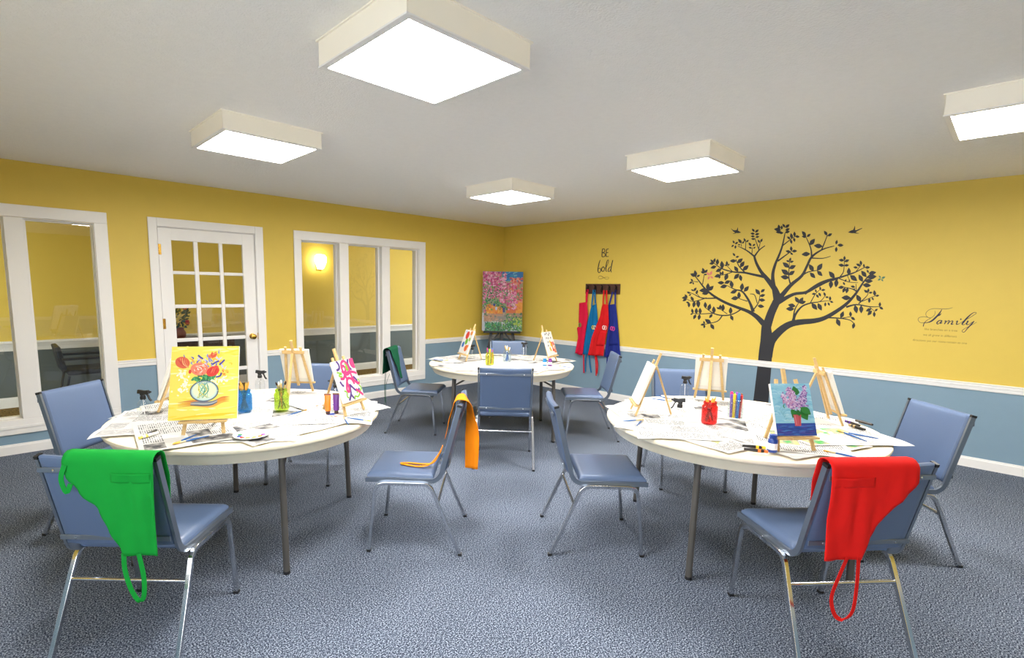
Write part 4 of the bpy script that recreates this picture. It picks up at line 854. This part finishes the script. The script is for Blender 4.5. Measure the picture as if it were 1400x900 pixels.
# ------------------------------------------------------------------ coat rack and hanging aprons on the right wall
rk = thing('coat_rack', 'dark wooden coat rack board under the bold lettering', 'rack', (0, -1.865, 1.487))
MB().box((-.024, -.268, -.068), (0, .268, .068)).build('board', darkwood, rk, bevel=.004)
irn = mat('black iron', rgb(22, 21, 22), .45, .6)
for yy in (.22, .10, -.01, -.12, -.225):
    h = MB(); h.tube(smooth_line([(-.024, yy, .03), (-.05, yy, .02), (-.062, yy, -.015), (-.05, yy, -.04), (-.03, yy, -.03)], 4), .005, 8); h.tube(smooth_line([(-.026, yy, .03), (-.05, yy, .045), (-.075, yy, .052)], 4), .004, 8)
    h.box((-.027, yy-.008, -.02), (-.024, yy+.008, .04)); h.build('hook', irn, rk, smooth=True)
def hang(name, label, m, left, right, xoff, straps, strings, emb, ec, pock=None, seed=0):
    """cloth from (z, y) edge lists; hangs in front of the wall by xoff"""
    t = thing(name, label, 'apron', (0, -1.865, 1.487), 0, 'aprons hanging on the coat rack'); O = Vector((0, -1.865, 1.487)); rr = random.Random(seed); ph = rr.uniform(0, 6)
    def ed(E_, z):
        for (za, ya), (zb, yb) in zip(E_, E_[1:]):
            if zb <= z <= za: q = (za-z)/(za-zb); return ya+(yb-ya)*q
        return E_[-1][1] if z < E_[-1][0] else E_[0][1]
    zt, zb = max(left[0][0], right[0][0]), min(left[-1][0], right[-1][0])
    def P(u, v, ex=0):
        tl, tr = left[0][0], right[0][0]; bl, br = left[-1][0], right[-1][0]; top = tl+(tr-tl)*u; bot = bl+(br-bl)*u; z = top+(bot-top)*v
        y = ed(left, z)*(1-u)+ed(right, z)*u; k = .3+.7*v
        return Vector((-xoff-.012*k*sin(pi*u)-.008*k*sin(u*11+ph+v*1.2)-.004*k*sin(u*23+ph)-ex, y, z))-O
    MB().grid(P, 22, 26).build('cloth', m, t, smooth=True, solid=.003)
    for a, b in straps:
        MB().tube(smooth_line([Vector(q)-O for q in (a, ((a[0]+b[0])/2-.003, (a[1]+b[1])/2, (a[2]+b[2])/2), b)], 3), 1, prof=[(-.011, -.0015), (.011, -.0015), (.011, .0015), (-.011, .0015)], refx=(0, 1, 0)).build('strap', m, t)
    for pts in strings:
        MB().tube(smooth_line([Vector(q)-O for q in pts], 4), 1, prof=[(-.009, -.0012), (.009, -.0012), (.009, .0012), (-.009, .0012)], refx=(0, 1, 0)).build('tie', m, t)
    if pock:
        u0_, u1_, v0, v1 = pock; MB().grid(lambda u, v: P(u0_+(u1_-u0_)*u, v0+(v1-v0)*v, .006+.004*sin(pi*u)*(1-v)), 10, 6).build('pocket', m, t, smooth=True, solid=.002)
    for k, (yy, zz) in enumerate(emb):                        # the pair of embroidered rings
        g = MB(); c0 = Vector((-xoff-.030, yy, zz))-O
        g.tube([c0+Vector((0, .017*cos(q), .025*sin(q))) for q in [i*pi/8 for i in range(17)]], .005, 6); g.build('embroidered_ring', ec[k % len(ec)], t, smooth=True)
E_ = lambda n, c: mat('embroidery '+n, rgb(*c), .7)
tealc, crim, red2, navy = cloth('teal cotton', rgb(14, 104, 158)), cloth('crimson cotton', rgb(206, 24, 62)), cloth('scarlet cotton', rgb(206, 28, 32)), cloth('navy cotton', rgb(34, 46, 128))
hang('hanging_apron', 'teal apron with yellow rings hanging on the coat rack', tealc, [(1.25, -1.712), (.962, -1.65), (.572, -1.607)], [(1.288, -1.787), (.99, -1.832), (.76, -1.84), (.58, -1.83)], .026,
     [((-.045, -1.745, 1.475), (-.036, -1.722, 1.25)), ((-.045, -1.765, 1.475), (-.036, -1.780, 1.285))], [[(-.045, -1.72, .58), (-.04, -1.735, .45), (-.04, -1.765, .33)], [(-.035, -1.665, .58), (-.035, -1.66, .44), (-.035, -1.665, .33)]], [(-1.772, .962), (-1.80, .962)], [E_('yellow', (236, 210, 60)), E_('cream', (240, 236, 214))], seed=1)
hang('hanging_apron', 'crimson apron with green emblem hanging folded on the coat rack', crim, [(1.288, -1.525), (.96, -1.533), (.943, -1.505), (.81, -1.533), (.578, -1.494)], [(1.306, -1.655), (1.122, -1.679), (.818, -1.640), (.556, -1.612)], .056,
     [((-.047, -1.655, 1.48), (-.046, -1.645, 1.30)), ((-.047, -1.635, 1.48), (-.046, -1.635, 1.30))], [[(-.05, -1.63, .57), (-.05, -1.64, .45), (-.05, -1.65, .31)]], [(-1.573, .985)], [E_('green', (40, 150, 60))], seed=2)
hang('hanging_apron', 'navy apron with pink rings hanging on the coat rack', navy, [(1.275, -1.983), (1.03, -2.005), (.83, -1.985), (.572, -1.962)], [(1.296, -2.091), (1.009, -2.141), (.605, -2.204)], .030,
     [((-.045, -2.085, 1.48), (-.04, -2.09, 1.29)), ((-.045, -2.045, 1.45), (-.04, -2.0, 1.275))], [[(-.045, -2.01, .58), (-.045, -2.015, .48), (-.045, -2.02, .40)]], [(-2.066, .968), (-2.094, .964)], [E_('pink', (226, 70, 160))], pock=(.25, .9, .45, .78), seed=3)
hang('hanging_apron', 'scarlet apron with white rings hanging on the coat rack', red2, [(1.288, -1.911), (1.116, -1.881), (.828, -1.769), (.572, -1.719)], [(1.283, -1.995), (1.032, -2.022), (.814, -1.982), (.586, -1.964)], .064,
     [((-.05, -1.915, 1.47), (-.058, -1.915, 1.285)), ((-.05, -1.955, 1.47), (-.058, -1.975, 1.285))], [[(-.06, -1.83, .58), (-.06, -1.85, .45), (-.06, -1.86, .30)], [(-.06, -1.845, .58), (-.06, -1.875, .45), (-.06, -1.87, .33)]], [(-1.965, .975), (-1.992, .972)], [E_('white', (240, 236, 230)), E_('rose', (240, 180, 170))], pock=(.45, .98, .50, .8), seed=4)

# ------------------------------------------------------------------ wall decals (tree, birds, butterflies, lettering)
def T0(x, y): return 900+x/4.091, 280+y/4.091
def T1(x, y): return 925+x/5.625, 300+y/5.625
def T2(x, y): return 1025+x/5.625, 300+y/5.625
def T3(x, y): return 1100+x/5.625, 300+y/5.625
class Decal:
    def __init__(s): s.mb = MB(); s.k = 0
    def put(s, Tf, vf):
        s.k += 1; vs_, fs = vf; s.mb.add([on_wall(*Tf(x, y), -.0012-.000002*s.k) for x, y in vs_], fs)
    def line(s, Tf, pts, n=4, grow=0):
        s.put(Tf, ribbon2d([(x, y, w_+grow) for x, y, w_ in pts], n))
    def leaf(s, Tf, q):
        x0, y0, x1, y1 = q; dx, dy = (x1-x0)*.07, (y1-y0)*.07; s.put(Tf, leaf2d(x0-dx, y0-dy, x1+dx, y1+dy, .52))
tree = Decal()
for Tf, strokes in ((T0, [
  [(556, 1290, 92), (566, 1180, 88), (578, 1060, 82), (594, 900, 76), (600, 820, 72), (606, 760, 68), (604, 700, 56), (604, 655, 42)],
  [(604, 850, 66), (618, 790, 58), (640, 748, 48), (690, 698, 40), (740, 668, 34), (800, 656, 30), (870, 650, 26), (930, 634, 22), (1000, 594, 19), (1060, 548, 15), (1110, 490, 11), (1150, 430, 7), (1190, 385, 4)],
  [(604, 690, 50), (630, 610, 44), (655, 555, 42), (672, 520, 40)],
  [(676, 530, 36), (650, 470, 31), (612, 420, 24), (575, 375, 17), (548, 325, 13), (536, 285, 10)],
  [(588, 665, 30), (548, 625, 24), (500, 596, 17), (430, 570, 14), (370, 545, 13), (310, 510, 11), (262, 470, 8), (230, 430, 5), (200, 392, 3)]]),
 (T1, [[(590, 712, 26), (565, 645, 17), (535, 592, 14), (500, 552, 11), (450, 540, 7), (390, 510, 3)], [(672, 442, 20), (600, 427, 16), (520, 410, 13), (440, 405, 9), (350, 380, 7), (285, 335, 3)], [(525, 408, 9), (480, 360, 6), (455, 305, 3)],
  [(430, 405, 6), (370, 425, 4), (320, 432, 2)], [(430, 402, 5), (385, 355, 2)], [(602, 288, 13), (540, 240, 8), (470, 205, 3)], [(600, 284, 12), (635, 237, 8), (680, 203, 5)], [(635, 237, 6), (600, 140, 3)], [(580, 262, 5), (582, 215, 3)], [(530, 232, 5), (532, 170, 3)], [(500, 210, 4), (495, 185, 2)], [(630, 235, 4), (645, 175, 3)],
  [(500, 690, 8), (440, 726, 7), (370, 740, 8), (290, 726, 7), (220, 678, 3)], [(290, 722, 6), (180, 728, 4), (120, 722, 2)], [(350, 742, 8), (312, 785, 6), (215, 808, 3)], [(390, 728, 5), (335, 690, 2)], [(200, 500, 5), (214, 420, 3)], [(165, 482, 4), (120, 476, 2)], [(310, 606, 9), (200, 606, 6), (130, 575, 4), (95, 560, 2)], [(230, 604, 6), (130, 632, 4), (70, 608, 2)], [(180, 600, 4), (150, 565, 2)],
  [(592, 695, 8), (630, 640, 6), (642, 580, 3)], [(620, 645, 5), (600, 582, 5), (565, 574, 3)], [(545, 630, 6), (480, 608, 3), (470, 580, 2)]]),
 (T2, [[(205, 625, 42), (182, 500, 30), (178, 420, 23), (197, 345, 18), (228, 270, 14), (252, 200, 11), (272, 105, 5)], [(212, 630, 40), (310, 512, 27), (400, 435, 20), (440, 360, 17), (478, 288, 15), (560, 232, 9), (650, 205, 4)], [(476, 296, 12), (470, 225, 8), (435, 140, 4)], [(552, 236, 9), (575, 180, 6), (598, 120, 4)], [(478, 298, 8), (560, 300, 5), (622, 284, 3)],
  [(218, 640, 36), (335, 577, 22), (430, 562, 20), (520, 515, 19), (600, 476, 17), (680, 456, 14)], [(215, 322, 11), (285, 270, 7), (322, 245, 3)], [(250, 205, 8), (320, 150, 4), (352, 130, 2)], [(316, 505, 12), (300, 440, 7), (306, 322, 3)], [(395, 436, 12), (450, 405, 7), (525, 392, 4)], [(330, 800, 26), (350, 735, 16), (400, 672, 11), (465, 645, 9), (540, 632, 5), (582, 585, 3)], [(465, 646, 6), (505, 575, 4), (548, 535, 2)], [(335, 785, 14), (345, 700, 8), (378, 640, 4)], [(530, 634, 5), (590, 628, 3), (625, 630, 2)]]),
 (T3, [[(0, 572, 20), (100, 502, 18), (180, 468, 15), (260, 450, 12), (340, 425, 10), (400, 402, 7), (468, 366, 4)], [(180, 756, 10), (280, 762, 7), (350, 776, 5), (383, 805, 4)], [(280, 762, 5), (355, 748, 3)], [(320, 675, 14), (400, 656, 9), (500, 672, 6), (578, 672, 3)], [(415, 650, 8), (478, 590, 4), (490, 560, 2)], [(440, 632, 5), (545, 588, 3)], [(500, 674, 4), (540, 710, 2)], [(400, 555, 8), (365, 535, 6), (295, 520, 3)], [(398, 560, 5), (395, 495, 3)], [(265, 455, 6), (340, 482, 4), (412, 488, 2)], [(272, 442, 7), (300, 400, 5), (306, 312, 3)], [(390, 410, 5), (435, 350, 3)], [(330, 432, 4), (345, 470, 2)]])):
    for st in strokes: tree.line(Tf, st, 4, 1.6)
LV1 = [(600,95,580,73),(605,100,630,80),(600,112,570,108),(605,118,635,110),(600,132,572,130),(608,138,635,132),(602,152,575,150),(640,180,625,158),(645,175,660,150),(575,205,555,180),(585,205,605,190),(578,222,555,215),(590,224,607,213),(530,172,518,146),(535,174,555,160),(500,182,475,153),(505,186,520,168),(490,198,472,192),(445,185,433,163),(450,190,472,175),(440,197,422,212),(455,200,450,226),(450,282,433,260),(455,292,480,285),(458,320,412,320),(468,335,507,303),(490,368,520,325),(510,392,552,356),(472,402,445,362),(480,420,443,458),(488,428,497,473),(392,418,373,468),(345,382,303,402),(352,378,347,323),(312,350,316,306),(305,362,263,374),(290,335,253,342),(282,332,262,310),(287,332,296,300),(388,356,368,352),(388,355,386,322),(394,358,406,342),(352,430,356,398),(338,428,293,442),(335,434,326,456),(342,428,334,402),(365,488,318,488),(370,492,412,473),(388,510,338,522),(428,525,418,473),(500,548,506,493),(520,555,554,516),(462,550,416,566),(480,608,480,560),(476,604,422,610),(150,437,140,394),(150,437,107,420),(155,442,180,428),(122,480,98,493),(125,478,110,458),(125,482,131,502),(212,410,200,375),(212,415,188,402),(214,412,238,388),(212,425,234,424),(238,545,178,548),(240,545,242,493),(245,548,283,514),(248,562,198,573),(132,550,112,540),(132,552,152,526),(105,570,80,558),(112,575,95,588),(150,575,162,545),(80,602,42,605),(82,605,64,578),(78,610,48,628),(130,628,110,594),(95,640,95,676),(98,645,74,636),(138,632,130,677),(165,622,168,677),(222,682,220,637),(245,700,259,652),(288,722,285,672),(275,730,252,758),(182,727,180,683),(152,727,152,683),(125,722,118,688),(125,724,106,733),(148,732,131,767),(178,732,170,773),(332,690,308,678),(334,695,338,658),(355,705,358,655),(415,728,416,678),(415,738,434,777),(265,800,220,770),(262,805,287,845),(215,808,185,812),(215,806,208,782),(215,810,212,838),(640,578,608,538),(648,560,678,538),(642,592,680,580),(635,620,680,622),(625,665,672,672)]
LV2 = [(238,82,190,75),(228,80,222,42),(246,78,246,48),(242,95,203,100),(258,103,228,107),(272,62,253,36),(275,64,304,40),(275,84,307,72),(272,102,307,92),(312,152,288,133),(325,148,317,108),(345,132,344,96),(350,130,383,135),(338,142,347,172),(315,156,323,187),(315,252,278,243),(320,244,318,208),(325,245,363,243),(312,256,332,273),(306,326,282,317),(306,324,316,295),(308,330,337,322),(302,370,256,334),(304,378,352,356),(300,425,246,388),(302,428,344,398),(300,450,241,441),(432,128,403,93),(436,136,402,130),(440,134,467,113),(462,197,499,152),(462,265,402,270),(558,208,497,202),(596,122,573,90),(600,128,632,110),(490,398,458,348),(465,412,502,450),(520,394,556,342),(520,398,557,434),(652,452,612,405),(628,474,622,529),(668,464,665,518),(378,642,350,598),(382,642,410,602),(385,645,430,632),(350,668,297,658),(340,690,282,688),(508,572,478,575),(512,562,505,538),(512,578,530,603),(545,545,540,518),(550,545,580,542),(530,565,547,592),(582,590,570,562),(582,598,607,600),(618,625,618,593),(618,630,642,640),(582,640,580,670),(602,640,614,664),(478,648,517,694),(525,648,552,699)]
LV3 = [(242,192,250,160),(255,198,297,200),(245,214,242,250),(303,316,265,312),(306,315,308,283),(308,326,342,312),(303,356,262,350),(306,356,340,352),(228,448,189,403),(205,472,200,528),(248,462,240,518),(340,428,341,375),(352,432,402,472),(345,462,345,482),(322,462,308,480),(436,352,430,318),(430,358,398,343),(408,372,376,368),(458,370,455,343),(465,370,502,370),(474,442,438,398),(492,412,480,388),(495,416,548,408),(480,444,550,440),(465,474,522,475),(450,504,508,510),(446,478,418,428),(302,520,260,526),(310,505,296,483),(312,525,294,562),(332,525,321,567),(388,522,356,514),(390,532,373,542),(352,604,287,603),(432,634,400,582),(388,662,401,720),(435,664,436,720),(486,564,458,544),(490,562,491,532),(495,566,522,562),(542,588,535,547),(546,590,574,585),(518,602,531,622),(500,608,496,642),(578,672,580,638),(576,674,604,692),(512,688,473,706),(516,704,486,737),(536,712,536,750),(540,706,562,689),(278,758,299,710),(248,766,270,820),(355,748,352,710),(358,752,387,774),(382,798,372,840)]
for Tf, lv in ((T1, LV1), (T2, LV2), (T3, LV3)):
    for q in lv: tree.leaf(Tf, q)
tag(tree.mb.build('tree_decal', decal_m, keep=True), 'large dark leafy tree silhouette decal on the yellow wall', 'wall decal')
def decal(name, label, m, parts, cat='wall decal', group=None):
    d_ = Decal()
    for Tf, kind, q in parts:
        if kind == 'line': d_.line(Tf, q, 5)
        elif kind == 'leaf': d_.put(Tf, leaf2d(*q, .34 if 'bird' in name else .5))
        else: d_.put(Tf, q)
    return tag(d_.mb.build(name, m, keep=True), label, cat, group)
decal('bird_decal', 'small dark bird decal above the pink butterfly side of the tree', decal_m, [(T1, 'leaf', (430, 88, 496, 102)), (T1, 'line', [(460, 98, 16), (468, 80, 10), (470, 62, 2)]), (T1, 'line', [(452, 92, 10), (434, 84, 6), (420, 72, 3)]), (T1, 'line', [(468, 96, 12), (445, 108, 5), (432, 111, 2)])], group='bird decals')
decal('bird_decal', 'small dark bird decal above the teal butterfly side of the tree', decal_m, [(T3, 'leaf', (410, 88, 334, 100)), (T3, 'line', [(378, 92, 18), (384, 70, 10), (386, 50, 2)]), (T3, 'line', [(395, 90, 10), (425, 76, 7), (444, 68, 4)]), (T3, 'line', [(372, 98, 14), (400, 106, 6), (418, 108, 2)])], group='bird decals')
pinkd, teald = mat('pink butterfly print', rgb(214, 120, 112), .6), mat('teal butterfly print', rgb(70, 120, 96), .6)
decal('butterfly_decal', 'tiny pink butterfly decal among the tree leaves', pinkd, [(T1, 'leaf', (255, 432, 228, 405)), (T1, 'leaf', (255, 436, 240, 465)), (T1, 'leaf', (257, 432, 272, 396)), (T1, 'leaf', (258, 438, 284, 455))], group='butterfly decals')
decal('butterfly_decal', 'tiny teal butterfly decal beside the tree crown', teald, [(T3, 'leaf', (588, 455, 562, 470)), (T3, 'leaf', (586, 452, 572, 432)), (T3, 'leaf', (590, 455, 622, 442)), (T3, 'leaf', (590, 458, 605, 478))], group='butterfly decals')
def F(x, y): return 1245+x/12.86, 410+y/12.86
fam = [[(740, 138, 4), (650, 160, 7), (540, 160, 7), (420, 155, 6), (330, 175, 6), (275, 225, 7), (270, 270, 7), (310, 312, 6), (360, 315, 6), (410, 280, 6), (432, 230, 6), (425, 190, 4)],
 [(550, 170, 10), (505, 240, 24), (440, 312, 30), (370, 372, 26), (300, 400, 14), (220, 407, 8), (160, 395, 7), (132, 350, 7), (150, 315, 7), (220, 298, 7), (300, 308, 7), (350, 328, 6)], [(352, 326, 6), (290, 360, 8), (240, 410, 13), (222, 470, 16)], [(480, 285, 18), (515, 265, 20), (540, 238, 6)],
 [(555, 368, 12), (505, 365, 14), (462, 405, 22), (482, 428, 12), (535, 385, 8)], [(552, 368, 18), (522, 416, 18), (560, 402, 6)], [(592, 378, 7), (622, 372, 17), (594, 428, 18)], [(606, 405, 6), (665, 366, 12), (680, 380, 18), (650, 430, 18)], [(664, 405, 6), (728, 370, 12), (740, 388, 18), (714, 430, 18), (758, 424, 7)],
 [(795, 390, 6), (826, 372, 16), (804, 430, 18), (850, 424, 7)], [(872, 352, 10), (883, 342, 26), (894, 334, 10)], [(850, 424, 6), (940, 368, 7), (1040, 315, 8), (1125, 260, 8), (1158, 235, 8), (1130, 222, 9), (1080, 242, 13), (1000, 312, 24), (930, 392, 28), (904, 430, 18), (945, 438, 8), (985, 400, 6)],
 [(985, 385, 7), (1012, 374, 18), (982, 428, 20), (1020, 435, 9), (1085, 390, 8)], [(1116, 376, 18), (1062, 438, 22), (1000, 502, 16), (945, 568, 10), (906, 560, 9), (920, 528, 8), (1000, 482, 7), (1100, 430, 6), (1160, 395, 6)]]
decal('wall_lettering', 'ornate script word Family in dark blue on the yellow wall', mat('navy lettering', rgb(30, 32, 62), .6), [(F, 'line', s) for s in fam], 'lettering')
def Bp(x, y): return 805+x/15, 330+y/15
W_ = lambda pts, w: [(x, y, w) for x, y in pts]
bold = [W_([(280, 158), (272, 240), (270, 318)], 17), W_([(276, 162), (315, 156), (330, 190), (312, 224), (280, 236)], 15), W_([(282, 236), (322, 246), (338, 282), (318, 314), (272, 320)], 15), W_([(364, 162), (356, 240), (354, 316)], 17), W_([(362, 166), (408, 154)], 14), W_([(358, 238), (400, 230)], 14), W_([(354, 316), (406, 310)], 14),
 [(234, 384, 14), (214, 440, 18), (198, 510, 20), (188, 580, 20), (190, 628, 16)], [(190, 622, 16), (210, 645, 15), (238, 622, 14), (246, 584, 13), (228, 552, 11), (198, 566, 9)], [(298, 520, 16), (262, 560, 18), (270, 612, 17), (306, 610, 15), (322, 560, 14), (298, 520, 16), (325, 545, 8), (350, 545, 7)],
 [(345, 560, 8), (388, 470, 10), (406, 400, 12), (392, 382, 12), (368, 430, 17), (352, 530, 20), (354, 606, 16), (376, 622, 10)], [(446, 520, 12), (408, 560, 16), (396, 612, 16), (424, 618, 13), (450, 570, 10)], [(492, 385, 16), (470, 480, 20), (452, 590, 18), (464, 636, 12)]]
decal('wall_lettering', 'hand lettered words BE bold on the yellow wall above the coat rack', decal_m, [(Bp, 'line', s) for s in bold], 'lettering')
decal('wall_flourish', 'thin brown flourish below the BE bold lettering', mat('brown flourish', rgb(110, 86, 40), .6), [(Bp, 'line', [(200, 768, 4), (198, 740, 7), (222, 712, 9), (262, 718, 11), (310, 748, 10), (355, 778, 7), (398, 772, 6), (408, 746, 6), (376, 734, 6), (320, 744, 8), (260, 768, 8), (205, 770, 5)])], 'wall decal')
for txt, ya, yb, z in (('like branches on a tree', -5.228, -5.446, 1.163), ('we all grow in different', -5.223, -5.447, 1.112), ('directions yet our roots remain as one', -5.156, -5.517, 1.060)):
    cu = bpy.data.curves.new('verse_line', 'FONT'); cu.body = txt; cu.size = .05; cu.extrude = .0004
    o = bpy.data.objects.new('verse_tmp', cu); col.objects.link(o); bpy.context.view_layer.update()
    me = bpy.data.meshes.new_from_object(o.evaluated_get(bpy.context.evaluated_depsgraph_get())); col.objects.unlink(o); bpy.data.objects.remove(o)
    xs = [v.co.x for v in me.vertices]; sc_ = (ya-yb)/(max(xs)-min(xs)); x0 = min(xs); sy = min(sc_*1.15, .62)
    for v in me.vertices: v.co = Vector((-.001-v.co.z, -(v.co.x-x0)*sc_, v.co.y*sy))
    me.materials.clear(); me.materials.append(brown_ink); o = bpy.data.objects.new('verse_line', me); o.location = (0, ya, z); col.objects.link(o)
    tag(o, 'small brown verse line reading '+txt.replace('like branches on a tree', 'like branches on a tree'), 'lettering', 'verse lines under the script word')

# wall outlet half hidden by a chair
p = on_wall(1243.5, 568); ow = thing('wall_outlet', 'cream electrical outlet on the blue wall behind a chair', 'outlet', (0, p.y, p.z))
MB().box((-.006, -.036, -.058), (0, .036, .058)).build('cover_plate', mat('cream outlet plastic', rgb(240, 230, 200), .4), ow, bevel=.003)
for z in (-.022, .022): MB().box((-.008, -.015, z-.014), (-.006, .015, z+.014)).build('socket', mat('cream socket', rgb(225, 215, 188), .4), ow, bevel=.0015)

# ------------------------------------------------------------------ things in the hall seen through the door
ac = thing('hall_armchair', 'black armchair in the hall seen through the wide window', 'chair', (-5.22, 1.72, 0), -pi/2); bv = mat('black vinyl', rgb(32, 34, 38), .5)
MB().box((-.24, -.23, .42), (.24, .25, .48)).build('seat', bv, ac, bevel=.02); MB().tube([(0, -.25, .46), (0, -.30, .75)], 1, prof=[(-.24, -.025), (.24, -.025), (.24, .025), (-.24, .025)], refx=(1, 0, 0)).build('backrest', bv, ac, bevel=.015)
for sx in (-1, 1):
    MB().tube(smooth_line([(sx*.27, .26, .44), (sx*.27, .22, .58), (sx*.27, .12, .61), (sx*.27, -.27, .61)], 4), .016, 8).build('armrest', bv, ac, smooth=True)
    for a, b in (((sx*.25, .22, .42), (sx*.27, .28, 0)), ((sx*.25, -.22, .42), (sx*.27, -.30, 0))): MB().tube([a, b], .013, 8).build('leg', black_pl, ac)
ct = thing('console_table', 'dark wooden console table in the hall beyond the door', 'table', (-4.05, 1.98, 0))
MB().box((-.55, -.17, .70), (.55, .17, .73)).build('tabletop', darkwood, ct, bevel=.004); MB().box((-.50, -.14, .62), (.50, .14, .70)).build('apron', darkwood, ct)
for sx in (-1, 1):
    for sy in (-1, 1): MB().tube([(sx*.49, sy*.13, .62), (sx*.49, sy*.13, 0)], [.026, .018], 8).build('leg', darkwood, ct)
fp = thing('flower_arrangement', 'leafy arrangement with orange flowers on the hall console', 'plant', (-4.20, 1.98, .73))
MB().lathe([(.05, 0), (.075, .03), (.08, .08), (.055, .13), (.06, .15), (.05, .15), (.045, .12), (0, .1)], 18).build('vase', mat('terracotta vase', rgb(120, 60, 40), .5), fp, smooth=True)
lf = MB(); rr = random.Random(8)
for i in range(150):
    d_ = Vector((rr.gauss(0, 1), rr.gauss(0, 1), rr.gauss(.3, 1))).normalized(); c_ = Vector((0, 0, .28))+Vector((d_.x*.13, d_.y*.10, d_.z*.17))*rr.uniform(.3, 1); s_ = d_.orthogonal().normalized()*.022; t_ = d_*.05
    lf.add([c_, c_+t_*.5+s_, c_+t_, c_+t_*.5-s_], [(0, 1, 2, 3)])
o = lf.build('foliage', mat('dark green leaf', rgb(34, 70, 40), .6, var=.3), fp); o['kind'] = 'stuff'
for i in range(9):
    a = rr.uniform(0, 6.3); MB().lathe([(0, -.02), (.022, -.01), (.03, .008), (.018, .018), (0, .012)], 10, (.10*cos(a), .09*sin(a), .20+rr.uniform(0, .22))).build('blossom', mat('blossom %d' % (i % 2), rgb(*((226, 110, 40), (196, 40, 40))[i % 2]), .6), fp, smooth=True)
